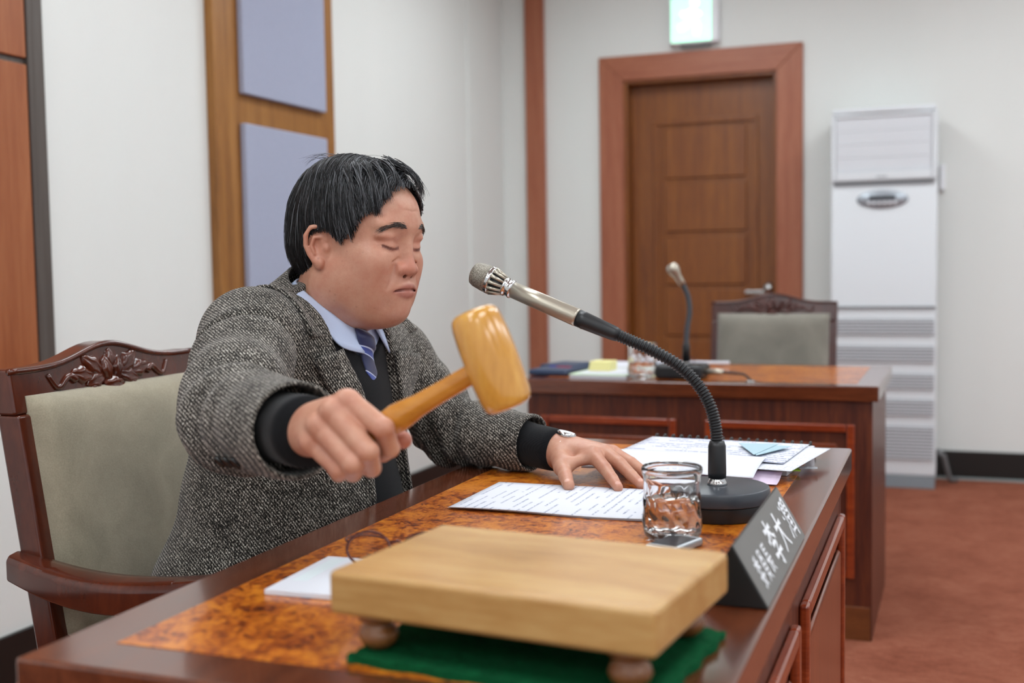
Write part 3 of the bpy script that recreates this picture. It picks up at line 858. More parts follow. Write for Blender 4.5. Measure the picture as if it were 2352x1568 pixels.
for s in (-1, 1):
    H('u', 0.014, rc((0.101, s*0.010, 0.0475), (0.090, s*0.047, 0.0470), 0.0110, 0.0090))  # brow ridge
    H('s', 0.012, ell((0.119, s*0.0310, 0.0190), (0.0180, 0.0200, 0.0110)))                # socket
    cE = (0.0875, s*0.0325, 0.0145)
    ball = ell(cE, (0.0125, 0.0150, 0.0125))
    upl = ell(cE, (0.0150, 0.0190, 0.0155)); lol = ell(cE, (0.0142, 0.0180, 0.0140))
    H('u', 0.002, ball)
    H('u', 0.0035, lambda q, f=upl: np.maximum(f(q), slit(q)+0.0002-q[:, 2]).astype(f32))     # upper lid
    H('u', 0.0035, lambda q, f=lol: np.maximum(f(q), q[:, 2]-slit(q)+0.0024).astype(f32))     # lower lid
    H('u', 0.007, ell((0.0895, s*0.0355, 0.0310), (0.0135, 0.0200, 0.0085)))                  # puffy fold above the lid
    H('u', 0.006, ell((0.0890, s*0.0335, 0.0005), (0.0105, 0.0180, 0.0065)))                  # bag under the eye
EYE = {s: [(0.1005, s*y, z) for y, z in zip(SLIT[0][1:6], SLIT[1][1:6])] for s in (-1, 1)}
H('u', 0.012, rc((0.0985, 0, 0.036), (0.1075, 0, -0.004), 0.0078, 0.0100))   # nose bridge
H('u', 0.009, ell((0.1085, 0, -0.0165), (0.0130, 0.0145, 0.0112)))           # tip
for s in (-1, 1):
    H('u', 0.006, ell((0.1020, s*0.0170, -0.0178), (0.0135, 0.0086, 0.0098)))  # wing
    H('s', 0.003, ell((0.1075, s*0.0080, -0.0275), (0.0055, 0.0034, 0.0034)))  # nostril
H('u', 0.006, poly([(0.1000, -0.0285, -0.0500), (0.1075, -0.013, -0.0445), (0.1115, 0.0, -0.0430), (0.1075, 0.013, -0.0445), (0.1000, 0.0285, -0.0500)], [0.003, 0.0048, 0.0052, 0.0048, 0.003]))
H('u', 0.006, poly([(0.0995, -0.0250, -0.0520), (0.1065, -0.012, -0.0535), (0.1090, 0.0, -0.0545), (0.1065, 0.012, -0.0535), (0.0995, 0.0250, -0.0520)], [0.003, 0.0052, 0.0058, 0.0052, 0.003]))
MOUTH = [(0.0985, -0.0350, -0.0530), (0.1065, -0.0240, -0.0500), (0.1130, -0.0110, -0.0483), (0.1168, 0.0, -0.0486), (0.1130, 0.0110, -0.0483), (0.1065, 0.0240, -0.0500), (0.0985, 0.0350, -0.0530)]
H('s', 0.0025, poly(MOUTH, [0.0008, 0.0015, 0.0018, 0.0019, 0.0018, 0.0015, 0.0008]))
NASO = {}
for s in (-1, 1):
    NASO[s] = [(0.1040, s*0.0260, -0.013), (0.1055, s*0.0330, -0.030), (0.1010, s*0.0390, -0.047)]
    H('s', 0.0080, poly(NASO[s], [0.0012, 0.0019, -0.0015]))
    H('s', 0.0040, poly([(0.1035, s*0.018, -0.0010), (0.1020, s*0.027, -0.0065), (0.0985, s*0.036, -0.0085), (0.0930, s*0.046, -0.0040)], [0.0002, 0.0009, 0.0009, 0.0002]))   # crease under the bag
for zz in (0.070, 0.080):
    H('s', 0.0030, poly([(0.1085, -0.025, zz+0.002), (0.1125, 0, zz), (0.1085, 0.025, zz+0.002)], [0.0004, 0.0009, 0.0004]))   # brow wrinkles
# ears
for s in (-1, 1):
    def EP(x, y, z, s=s):        # ear-plane point: x forward, y outwards
        a = radians(25); k = 0.92; return (-0.0015+x*k*cos(a), s*(0.0705+y-x*k*sin(a)), 0.010+z*k)
    H('u', 0.008, ell(EP(-0.004, 0.000, 0.0), (0.0175, 0.0065, 0.0290), rotm('Z', -s*25)))
    ring = [(0.012, 0.004, 0.010), (0.010, 0.006, 0.022), (0.000, 0.008, 0.031), (-0.013, 0.009, 0.028), (-0.021, 0.009, 0.014), (-0.021, 0.008, -0.002), (-0.015, 0.007, -0.016), (-0.007, 0.006, -0.026)]
    H('u', 0.003, poly([EP(*p) for p in ring], [0.0026, 0.0032, 0.0036, 0.0038, 0.0038, 0.0036, 0.0034, 0.004]))
    H('u', 0.005, ell(EP(0.000, 0.005, -0.029), (0.0085, 0.0050, 0.0090)))
    H('s', 0.004, ell(EP(-0.001, 0.0105, -0.001), (0.0085, 0.0075, 0.0130)))
    H('s', 0.003, ell(EP(-0.005, 0.0105, 0.018), (0.0110, 0.0045, 0.0060)))
    H('u', 0.003, poly([EP(0.002, 0.0060, 0.013), EP(-0.009, 0.0065, 0.012), EP(-0.0125, 0.0065, -0.002), EP(-0.007, 0.0060, -0.014)], [0.0018, 0.0026, 0.0028, 0.0024]))
    H('u', 0.003, ell(EP(0.0105, 0.0035, -0.004), (0.0045, 0.0038, 0.0060)))

# ---- outline of the hair seen from the side (forward, up)
HAIRLINE = [(-0.100, -0.036), (-0.050, -0.034), (-0.028, -0.020), (-0.023, 0.012), (-0.016, 0.040), (0.006, 0.046), (0.020, 0.041), (0.026, 0.034), (0.033, 0.027), (0.042, 0.034), (0.048, 0.050), (0.056, 0.068),
            (0.066, 0.078), (0.078, 0.088), (0.086, 0.108), (0.094, 0.122), (0.125, 0.128), (0.15, 0.25), (-0.25, 0.25), (-0.25, -0.036)]
def sd_poly(x, y, pts):
    P = np.array(pts, dtype=f32); d = np.full(x.shape, 1e9, f32); ins = np.zeros(x.shape, bool)
    for i in range(len(P)):
        a, b = P[i], P[(i+1) % len(P)]; e = b-a; wx, wy = x-a[0], y-a[1]
        t = np.clip((wx*e[0]+wy*e[1])/(e@e), 0, 1); d = np.minimum(d, (wx-e[0]*t)**2+(wy-e[1]*t)**2)
        c = ((a[1] <= y) & (b[1] > y)) | ((b[1] <= y) & (a[1] > y)); xi = a[0]+(y-a[1])/(e[1] if abs(e[1]) > 1e-9 else 1e-9)*e[0]
        ins ^= c & (x < xi)
    d = np.sqrt(d); return np.where(ins, -d, d)
def hairline(q): return sd_poly(q[:, 0], q[:, 2], HAIRLINE)

def project(P, ops, off):
    P = np.array(P, dtype=f32)
    for _ in range(6):
        d = evaluate(ops, P); e = 0.002
        g = np.stack([(evaluate(ops, P+A3(*v)*e)-evaluate(ops, P-A3(*v)*e))/(2*e) for v in ((1, 0, 0), (0, 1, 0), (0, 0, 1))], 1)
        g /= np.linalg.norm(g, axis=1, keepdims=True)+1e-9; P = P-(d-off)[:, None]*g
    return P

# ---- joints (world)
RS, RE, RW = (-0.985, 1.495, 0.985), (-0.882, 1.294, 0.896), (-0.681, 1.134, 0.909)
LS, LE, LW = (-0.920, 1.860, 0.925), (-0.835, 1.912, 0.797), (-0.645, 1.850, 0.788)
LHW = (-0.605, 1.835, 0.780)
NB = (-0.958, 1.680, 0.985)
HIPS = {1: (-1.06, 1.575, 0.530), -1: (-1.06, 1.745, 0.530)}
KNEE = {1: (-0.64, 1.545, 0.545), -1: (-0.64, 1.785, 0.545)}
ANK = {1: (-0.66, 1.540, 0.085), -1: (-0.62, 1.790, 0.085)}

def W_(op, k, fn): return (op, k, fn, None)
body = list(hd)
body.append(W_('u', 0.030, rc(tuple(HD.wor((-0.020, 0, -0.030))), NB, 0.060, 0.066)))
body.append(W_('u', 0.030, ell((-0.99, 1.672, 0.88), (0.10, 0.130, 0.13))))
body.append(W_('u', 0.020, rc(RS, LS, 0.048, 0.048)))
for (a, b, c) in ((RS, RE, RW), (LS, LE, LHW)):
    body.append(W_('u', 0.015, rc(a, b, 0.046, 0.040))); body.append(W_('u', 0.012, rc(b, c, 0.040, 0.0265)))
# right hand: a fist closed round the gavel handle
RH = dict(index=[(-0.5995, 1.0981, 0.9480), (-0.5551, 1.0913, 0.9215), (-0.5565, 1.1098, 0.8975), (-0.5740, 1.1260, 0.8880)],
          middle=[(-0.6123, 1.0873, 0.9385), (-0.5654, 1.0751, 0.8985), (-0.5730, 1.0970, 0.8780), (-0.5920, 1.1140, 0.8760)],
          ring=[(-0.6277, 1.0857, 0.9225), (-0.5826, 1.0731, 0.8850), (-0.5940, 1.0938, 0.8720), (-0.6110, 1.1110, 0.8725)],
          pinky=[(-0.6401, 1.0904, 0.9030), (-0.6028, 1.0811, 0.8765), (-0.6130, 1.0975, 0.8695), (-0.6260, 1.1094, 0.8722)])
RW0 = (-0.6812, 1.1342, 0.9082)
for nm, J in RH.items():
    body.append(W_('u', 0.012, rc(RW0, J[0], 0.0250, 0.0130)))
body.append(W_('u', 0.012, rc((-0.655, 1.120, 0.905), (-0.622, 1.112, 0.905), 0.020, 0.018)))
rr = dict(index=(0.0132, 0.0112, 0.0102, 0.0094), middle=(0.0134, 0.0116, 0.0104, 0.0094), ring=(0.0128, 0.0110, 0.0098, 0.0090), pinky=(0.0115, 0.0096, 0.0088, 0.0080))
for nm, J in RH.items():
    r = rr[nm]
    for i in range(3): body.append(W_('u', 0.0045 if i == 0 else 0.0022, rc(J[i], J[i+1], r[i], r[i+1])))
for nm, J in RH.items():                                 # knuckles
    body.append(W_('u', 0.005, ell((J[0][0]-0.0015, J[0][1]-0.0055, J[0][2]+0.0030), (0.0108, 0.0098, 0.0100))))
    body.append(W_('u', 0.004, ell((J[1][0]+0.0030, J[1][1]-0.0020, J[1][2]+0.0010), (0.0098, 0.0098, 0.0098))))
RT = [(-0.6509, 1.1354, 0.9164), (-0.6166, 1.1450, 0.9207), (-0.5800, 1.1440, 0.9060), (-0.5560, 1.1400, 0.9020)]
body.append(W_('u', 0.010, rc(RT[0], RT[1], 0.0175, 0.0140))); body.append(W_('u', 0.003, rc(RT[1], RT[2], 0.0132, 0.0115))); body.append(W_('u', 0.002, rc(RT[2], RT[3], 0.0115, 0.0100)))
# left hand: spread flat on the desk
LH = dict(index=[(-0.535, 1.800, 0.781), (-0.505, 1.765, 0.766), (-0.487, 1.742, 0.755), (-0.472, 1.720, 0.7465)],
          middle=[(-0.522, 1.822, 0.783), (-0.488, 1.793, 0.770), (-0.463, 1.770, 0.756), (-0.444, 1.752, 0.7465)],
          ring=[(-0.516, 1.844, 0.779), (-0.478, 1.823, 0.767), (-0.452, 1.808, 0.755), (-0.433, 1.796, 0.7465)],
          pinky=[(-0.516, 1.864, 0.773), (-0.488, 1.852, 0.761), (-0.468, 1.843, 0.752), (-0.452, 1.836, 0.7460)])
lr = dict(index=(0.0125, 0.0105, 0.0092, 0.0078), middle=(0.0128, 0.0108, 0.0094, 0.0080), ring=(0.0122, 0.0102, 0.0090, 0.0076), pinky=(0.0110, 0.0090, 0.0080, 0.0070))
for nm, J in LH.items():
    body.append(W_('u', 0.012, rc(LHW, J[0], 0.0245, 0.0130)))
for nm, J in LH.items():
    r = lr[nm]
    for i in range(3): body.append(W_('u', 0.0045 if i == 0 else 0.002, rc(J[i], J[i+1], r[i], r[i+1])))
LT = [(-0.592, 1.806, 0.773), (-0.577, 1.767, 0.7655), (-0.562, 1.735, 0.7565), (-0.548, 1.707, 0.7480)]
body.append(W_('u', 0.012, rc(LT[0], LT[1], 0.0185, 0.0150))); body.append(W_('u', 0.004, rc(LT[1], LT[2], 0.0135, 0.0108))); body.append(W_('u', 0.002, rc(LT[2], LT[3], 0.0112, 0.0092)))
body.append(W_('u', 0.012, rc(LT[1], LH['index'][0], 0.0090, 0.0090)))      # web of the thumb

V, F = surface(body, (-1.25, 1.02, 0.02), (-0.40, 2.02, 1.30), 0.0015)

def near(P, pts, r0, r1):
    d = poly(pts, [0.0]*len(pts))(P.astype(f32)); return np.clip((r1-d)/(r1-r0), 0, 1)
def blend(T, w, col): return T*(1-w[:, None])+lin(col)[None, :]*w[:, None]
def skin_tint(V):
    q = HD.loc(V.astype(f32)); T = np.tile(lin('#c29179'), (len(V), 1))
    head = ((V[:, 2] > 0.985) & (np.abs(q[:, 1]) < 0.12)).astype(float)
    g = lambda c, r: np.exp(-(((q-A3(*c))/A3(*r))**2).sum(1))*head
    for s in (-1, 1):
        T = blend(T, 0.50*g((0.080, s*0.050, -0.032), (0.04, 0.04, 0.035)), '#ab6f5a')     # ruddy cheeks
        T = blend(T, 0.45*g((0.092, s*0.034, 0.026), (0.02, 0.020, 0.010)), '#bb7766')     # lids
        T = blend(T, 0.50*g((0.0, s*0.080, 0.005), (0.03, 0.02, 0.035)), '#b56c56')        # ears
        T = blend(T, 0.55*g((0.108, s*0.015, -0.016), (0.012, 0.010, 0.011)), '#b25c4c')   # wings of the nose
    T = blend(T, 0.50*g((0.118, 0, -0.010), (0.014, 0.014, 0.014)), '#bf7363')
    T = blend(T, 0.50*g((0.105, 0, -0.032), (0.018, 0.028, 0.009)), '#a37a6a')             # shaved upper lip
    T = blend(T, 0.35*g((0.095, 0, -0.075), (0.04, 0.035, 0.02)), '#a97764')
    T = blend(T, 0.30*g((0.10, 0, 0.075), (0.03, 0.05, 0.03)), '#cd9c86')                  # forehead
    T = blend(T, 0.30*g((0.02, 0.06, -0.07), (0.05, 0.03, 0.04)), '#af765c')
    lw = near(q, [(0.1010, -0.0280, -0.0500), (0.1090, -0.012, -0.0450), (0.1135, 0, -0.0440), (0.1090, 0.012, -0.0450), (0.1010, 0.0280, -0.0500)], 0.0046, 0.0068)*head
    T = blend(T, 0.75*lw, '#955249')
    lw = near(q, [(0.1005, -0.0245, -0.0520), (0.1080, -0.012, -0.0538), (0.1115, 0, -0.0548), (0.1080, 0.012, -0.0538), (0.1005, 0.0245, -0.0520)], 0.0055, 0.0078)*head
    T = blend(T, 0.70*lw, '#a25f56')
    T = blend(T, 0.85*near(q, MOUTH, 0.0012, 0.0028)*head, '#4f2420')
    gap = np.abs(q[:, 2]-slit(q)+0.0011)
    for s in (-1, 1):
        m = head*(q[:, 1]*s > 0.0165)*(q[:, 1]*s < 0.0485)*(q[:, 0] > 0.080)
        T = blend(T, 0.95*m*np.clip((0.0025-gap)/0.0008, 0, 1), '#120c0a')
        T = blend(T, 0.45*m*np.clip((0.0050-gap)/0.0030, 0, 1), '#8a5348')
        T = blend(T, 0.75*near(q, [(0.105, s*0.0080, -0.0268), (0.109, s*0.0080, -0.0268)], 0.0026, 0.0046)*head, '#4a261f')
        T = blend(T, 0.25*near(q, NASO[s], 0.001, 0.006)*head, '#9c6350')
    rs = np.random.RandomState(5)
    for _ in range(14):                                                                     # age spots
        c = (rs.uniform(0.0, 0.09), rs.uniform(0.045, 0.08), rs.uniform(-0.08, 0.03)); r = rs.uniform(0.0008, 0.0016)
        dd = np.sqrt(((q-A3(*c))[:, [0, 2]]**2).sum(1)); T = blend(T, 0.35*np.clip((r*1.5-dd)/(r*0.9), 0, 1)*head*(q[:, 1] > 0.02), '#7b4a38')
    T = blend(T, np.clip(-hairline(q)/0.004-0.6, 0, 1)*head*(np.abs(q[:, 1]) < 0.078), '#2a211e')          # scalp under the hair
    for D_, c in ((RH, '#b56a58'), (LH, '#bd7c69')):      # hands: redder knuckles and tips, paler nails
        for nm, J in D_.items():
            T = blend(T, 0.40*near(V, [J[0], J[0]], 0.006, 0.020), c); T = blend(T, 0.30*near(V, [J[1], J[1]], 0.006, 0.016), c); T = blend(T, 0.35*near(V, [J[3], J[3]], 0.008, 0.020), c)
    T = blend(T, 0.5*near(V, [RT[3], RT[3]], 0.010, 0.022), '#b85f50')
    nails = [(tuple(A3(*J[3])+A3(0.0, -0.001, 0.0065))) for J in LH.values()]+[tuple(A3(*LT[3])+A3(-0.002, -0.002, 0.0080))]
    for p in nails: T = blend(T, 0.8*near(V, [p, p], 0.0036, 0.0050), '#dcb3a4')
    return T
np_mesh('body', V, F, 'skin', person, skin_tint(V))

# ================================================================== clothes
def core(o):
    return [W_('u', 0.05, ell((-1.060, 1.662, 0.560), (0.150+o, 0.182+o, 0.130+o))),
            W_('u', 0.05, ell((-1.012, 1.668, 0.700), (0.167+o, 0.172+o, 0.170+o))),
            W_('u', 0.05, ell((-1.000, 1.672, 0.870), (0.140+o, 0.172+o, 0.150+o))),
            W_('u', 0.04, rc((-0.985, 1.520, 0.975), (-0.930, 1.845, 0.925), 0.056+o, 0.052+o)),
            W_('u', 0.04, rc(NB, (-0.985, 1.530, 0.975), 0.060+o, 0.046+o)), W_('u', 0.04, rc(NB, (-0.935, 1.830, 0.925), 0.060+o, 0.046+o))]
def front_x(y, z, off):
    y = np.atleast_1d(np.array(y, dtype=f32)); z = np.atleast_1d(np.array(z, dtype=f32)); ops = core(off)
    lo = np.full(len(y), -1.0, f32); hi = np.full(len(y), -0.70, f32)
    for _ in range(22):
        m = (lo+hi)/2; d = evaluate(ops, np.stack([m, y, z], 1).astype(f32)); lo = np.where(d < 0, m, lo); hi = np.where(d < 0, hi, m)
    return (lo+hi)/2
JO = 0.022
ZR = np.array([0.45, 0.60, 0.72, 0.80, 0.90, 0.98, 1.05, 1.12]); YR = np.array([1.55, 1.585, 1.602, 1.612, 1.597, 1.577, 1.570, 1.565])
ZL = np.array([0.45, 0.60, 0.73, 0.81, 0.88, 0.93, 0.99, 1.03, 1.12]); YL = np.array([1.78, 1.750, 1.738, 1.722, 1.716, 1.717, 1.724, 1.738, 1.76])
def opening(P):
    y, z, x = P[:, 1], P[:, 2], P[:, 0]
    return np.maximum(np.maximum(np.interp(z, ZR, YR)-y, y-np.interp(z, ZL, YL)), -0.955-x).astype(f32)
def along(a, b):
    a = A3(*a); b = A3(*b); L = float(np.linalg.norm(b-a)); n = (b-a)/L
    return lambda P: (P-a)@n
def hump(t, c, w): return np.exp(-((t-c)/w)**2)
def folds(P):
    x, y, z = P[:, 0], P[:, 1], P[:, 2]
    d = 0.0016*np.sin(23*x+17*z+3*np.sin(9*y))*np.sin(13*y-11*z)+0.0010*np.sin(51*z+31*x-20*y)
    # right sleeve: folds gathering at the elbow and the armhole
    t = along(RE, RW)(P); dr = rc(RE, RW, 0, 0)(P)
    m = np.clip((0.11-dr)/0.03, 0, 1)*(y < 1.44)
    d += m*0.0042*np.sin(95*t+22*z-14*x+1.5*np.sin(30*z))*hump(t, 0.05, 0.09)
    t2 = along(RS, RE)(P); m2 = np.clip((0.12-rc(RS, RE, 0, 0)(P))/0.03, 0, 1)*(y < 1.56)
    d += m2*0.0040*np.sin(70*t2+26*z+8*x)*hump(t2, 0.17, 0.11)
    d += m2*0.0075*hump(t2, 0.055-0.35*(x+0.95), 0.010)*(x > -1.0)            # armhole seam
    # left sleeve: tight folds inside the bent elbow
    t3 = along(LE, LW)(P); m3 = np.clip((0.10-rc(LE, LW, 0, 0)(P))/0.02, 0, 1)*(y > 1.78)
    d += m3*(0.0052*np.sin(150*t3+40*z+20*y)*hump(t3, 0.03, 0.05)+0.0022*np.sin(90*t3+30*z)*hump(t3, 0.12, 0.05))
    t4 = along(LS, LE)(P); m4 = np.clip((0.10-rc(LS, LE, 0, 0)(P))/0.02, 0, 1)*(y > 1.78)
    d += m4*0.0042*np.sin(105*t4+25*x)*hump(t4, 0.13, 0.06)
    # drag lines across the back and flank
    d += 0.0030*np.sin(34*z+24*x+6*y)*hump(z, 0.80, 0.10)*hump(y, 1.50, 0.08)
    return d.astype(f32)
def plus(a, b, t): return tuple(a[i]+(b[i]-a[i])*t for i in range(3))
REND = plus(RE, RW, 0.97); LEND = plus(LE, LW, 0.93)
jk = core(JO)
jk.append(W_('u', 0.050, ell((-1.062, 1.662, 0.575), (0.172, 0.212, 0.115))))                 # skirt over the hips
for s in (1, -1): jk.append(W_('u', 0.05, rc((-1.04, HIPS[s][1], 0.575), (-0.90, HIPS[s][1]-s*0.01, 0.560), 0.090, 0.078)))
jk.append(W_('s', 0.004, opening))
jk.append(W_('u', 0.030, rc(RS, RE, 0.073, 0.069))); jk.append(W_('u', 0.012, rc(RE, REND, 0.069, 0.056)))
jk.append(W_('u', 0.024, rc(LS, LE, 0.066, 0.062))); jk.append(W_('u', 0.012, rc(LE, LEND, 0.062, 0.0485)))
jk.append(('d', 0, folds, None))
def cuff_cut(a, b, r):      # open end: flat cut, hollow inside
    A, B = A3(*a), A3(*b); n = (B-A)/np.linalg.norm(B-A)
    def fn(P):
        h = (P-B)@n; q = P-B-h[:, None]*n; d = np.sqrt((q*q).sum(1))
        return np.maximum(-h, d-r*1.5)
    def hol(P):
        h = (P-B)@n; q = P-B-h[:, None]*n; d = np.sqrt((q*q).sum(1))
        return np.maximum(np.maximum(d-(r-0.005), -h-0.06), h-0.05)
    return fn, hol
for (a, b, r) in ((RE, REND, 0.056), (LE, LEND, 0.0485)):
    c1, c2 = cuff_cut(a, b, r); jk.append(W_('s', 0.003, c1)); jk.append(W_('s', 0.002, c2))
def hem(P): return (0.475-P[:, 2]).astype(f32)
jk.append(('i', 0.01, hem, None))
V, F = surface(jk, (-1.30, 1.05, 0.46), (-0.58, 2.05, 1.08), 0.0026)
jacket = np_mesh('jacket', V, F, 'tweed', person)

# lapels and collar of the jacket
def strip(name, inner, outer, mat, par, nu=10, thick=0.004, flip=False, bulge=0.0):
    I = np.array(inner, dtype=float); O = np.array(outer, dtype=float); n = len(I)
    def fn(u, v):
        j = v*(n-1); a = min(int(j), n-2); t = j-a
        p = I[a]*(1-t)+I[a+1]*t; q = O[a]*(1-t)+O[a+1]*t; m = p*(1-u)+q*u
        return tuple(m)
    return G().grid(fn, nu, n, flip).build(name, mat, par, smooth=True, solid=thick)
def lapel(ztop, zbot, yi, yo, flip, n=26):
    zs_ = np.linspace(ztop, zbot, n); I, O = [], []
    rows = []
    for k, z in enumerate(zs_):
        a, b = yi(z), yo(z); ys = np.linspace(a, b, 12); zz = np.full(12, z)-np.linspace(0, 0.012, 12)*(1-k/(n-1))
        x = front_x(ys, zz, JO+0.0045); u = np.linspace(0, 1, 12)
        x = x+0.004*np.sin(pi*u)*(1-k/(n-1))+(0.0035+0.0055*u)*(1-k/(n-1))
        rows.append(np.stack([x, ys, zz], 1))
    Rw = np.array(rows)
    G().grid(lambda u, v: tuple(Rw[min(int(round(v*(n-1))), n-1), min(int(round(u*11)), 11)]), 12, n, flip).build('lapel', 'tweed', jacket, smooth=True, solid=0.005)
lapel(0.968, 0.720, lambda z: float(np.interp(z, ZR, YR))+0.002, lambda z: float(np.interp(z, [0.72, 0.80, 0.85, 0.905, 0.975], [1.600, 1.596, 1.574, 1.546, 1.522])), False)
lapel(0.955, 0.720, lambda z: float(np.interp(z, ZL, YL))-0.002, lambda z: float(np.interp(z, [0.72, 0.80, 0.85, 0.905, 0.975], [1.744, 1.738, 1.762, 1.790, 1.806])), True)
cj = core(JO)
inR = [(-1.003, 1.680, 1.094), (-0.998, 1.648, 1.090), (-0.985, 1.618, 1.078), (-0.966, 1.598, 1.060), (-0.942, 1.584, 1.036), (-0.915, 1.576, 1.010), (-0.893, 1.575, 0.984)]
ouR = [(-1.070, 1.680, 1.040), (-1.062, 1.622, 1.038), (-1.040, 1.575, 1.032), (-1.002, 1.550, 1.028), (-0.962, 1.534, 1.018), (-0.925, 1.526, 1.005), (-0.898, 1.526, 0.988)]
def dense(pts, n):
    P = np.array(pts); t = np.linspace(0, len(P)-1, n); k = np.minimum(t.astype(int), len(P)-2); f = (t-k)[:, None]
    # smooth through the points
    def at(i): return P[np.clip(i, 0, len(P)-1)]
    p0, p1, p2, p3 = at(k-1), at(k), at(k+1), at(k+2)
    return 0.5*((2*p1)+(-p0+p2)*f+(2*p0-5*p1+4*p2-p3)*f**2+(-p0+3*p1-3*p2+p3)*f**3)
def mirror(pts, cy=1.680, dz=-0.018): return [(p[0]+0.012*abs(p[1]-cy)/0.1, 2*cy-p[1], p[2]+dz*min(1, abs(p[1]-cy)/0.1)) for p in pts]
for side, fl in ((0, False), (1, True)):
    a, b = (inR, ouR) if side == 0 else (mirror(inR), mirror(ouR))
    a = dense(a, 30); b = dense(b, 30)
    b = project(b, cj, 0.0055)
    strip('collar', a, b, 'tweed', jacket, 9, 0.005, not fl)
# buttons at the right cuff
fw = np.array(RW)-np.array(RE); fw /= np.linalg.norm(fw)
for k in range(3):
    base_p = np.array(plus(RE, RW, 0.66-0.10*k)); v = np.array((-0.35, -0.62, -0.55)); v -= fw*(v@fw); v /= np.linalg.norm(v)
    p = base_p+v*(0.0615+0.002*k); g = G(); g.lathe([(0.0, 0), (0.0085, 0), (0.0095, 0.002), (0.0085, 0.0045), (0.006, 0.0035), (0.0, 0.0035)], tuple(p), 18, tuple(v)); g.build('button', 'black_button', jacket, smooth=True)

# knitted vest, shirt, trousers
def vneck(P): return np.where(P[:, 0] > -0.97, 0.940+0.60*np.abs(P[:, 1]-1.662)-P[:, 2], 1.0-0*P[:, 2]).astype(f32)
ve = core(0.010)+[W_('s', 0.003, lambda P: vneck(P))]
V, F = surface(ve, (-1.26, 1.40, 0.42), (-0.75, 1.95, 1.06), 0.004)
np_mesh('knit_vest', V, F, 'black_knit', person)
V, F = surface(core(0.003), (-1.26, 1.40, 0.42), (-0.75, 1.95, 1.07), 0.004)
np_mesh('shirt', V, F, 'shirt', person)
def cuffs(a, b, r, L):
    A, B = np.array(a), np.array(b); n = (B-A)/np.linalg.norm(B-A)
    g = G(); g.tube([tuple(A+n*L*t) for t in np.linspace(0, 1, 9)], [r*(1-0.13*t+0.02*sin(9*t)) for t in np.linspace(0, 1, 9)], 36)
    return g
cuffs(plus(RE, REND, 0.55), plus(RW, RW0, 0.5) if False else RW, 0.0455, 0.150).build('knit_cuff', 'black_knit', person, smooth=True)
cuffs(plus(LE, LEND, 0.70), LHW, 0.0400, 0.110).build('knit_cuff', 'black_knit', person, smooth=True)
tr = []
for s in (1, -1):
    tr += [W_('u', 0.03, rc(HIPS[s], KNEE[s], 0.088, 0.070)), W_('u', 0.02, rc(KNEE[s], ANK[s], 0.070, 0.058))]
tr.append(W_('u', 0.03, ell((-1.075, 1.66, 0.545), (0.14, 0.17, 0.095))))
V, F = surface(tr, (-1.26, 1.42, 0.01), (-0.52, 1.90, 0.70), 0.007)
np_mesh('trousers', V, F, 'trouser', person)
for s in (1, -1):
    a = ANK[s]; sh = [W_('u', 0.02, ell((a[0]+0.03, a[1], 0.045), (0.09, 0.042, 0.045))), W_('u', 0.03, ell((a[0]+0.12, a[1], 0.033), (0.085, 0.045, 0.033))), ('i', 0.003, lambda P: -P[:, 2]+0.001, None)]
    V, F = surface(sh, (a[0]-0.1, a[1]-0.08, -0.01), (a[0]+0.24, a[1]+0.08, 0.12), 0.005)
    np_mesh('shoe', V, F, 'shoe_leather', person)

# shirt collar
ti = [(-0.990, 1.680, 1.074), (-0.985, 1.645, 1.073), (-0.970, 1.620, 1.065), (-0.948, 1.609, 1.050), (-0.918, 1.613, 1.028), (-0.892, 1.632, 1.008), (-0.877, 1.662, 0.996)]
to = [(-1.005, 1.680, 1.045), (-1.000, 1.632, 1.040), (-0.985, 1.597, 1.028), (-0.955, 1.580, 1.008), (-0.918, 1.584, 0.986), (-0.886, 1.600, 0.966), (-0.866, 1.640, 0.955)]
for side in (0, 1):
    a, b = (ti, to) if side == 0 else (mirror(ti, 1.680, -0.012), mirror(to, 1.680, -0.012))
    a = dense(a, 26); b = dense(b, 26)
    bb = project(b, core(0.012), 0.003); wgt = np.linspace(0, 1, 26)[:, None]; b = bb
    strip('shirt_collar', a, b, 'shirt', person, 7, 0.003, side == 0)
# necktie: knot and blade
g = G(); kz = 0.976; n = 20
def tie_pt(u, v):       # v 0 top .. 1 bottom
    z = 0.990-0.084*v
    w = np.interp(v, [0, 0.12, 0.36, 0.44, 0.80, 1.0], [0.014, 0.0185, 0.0145, 0.0150, 0.0185, 0.0060])
    yc = 1.652+0.008*v
    b = 2*u-1; y = yc+b*w; x = float(front_x([yc], [z], 0.004)[0])
    hgt = np.interp(v, [0, 0.12, 0.3, 0.38, 0.46, 1.0], [0.010, 0.021, 0.021, 0.014, 0.011, 0.0005])
    return (x+hgt*sqrt(max(0.0, 1-b*b*0.92)), y, z-0.004*b)
g.grid(tie_pt, 15, 40).build('necktie', 'tie', person, smooth=True, solid=0.004)

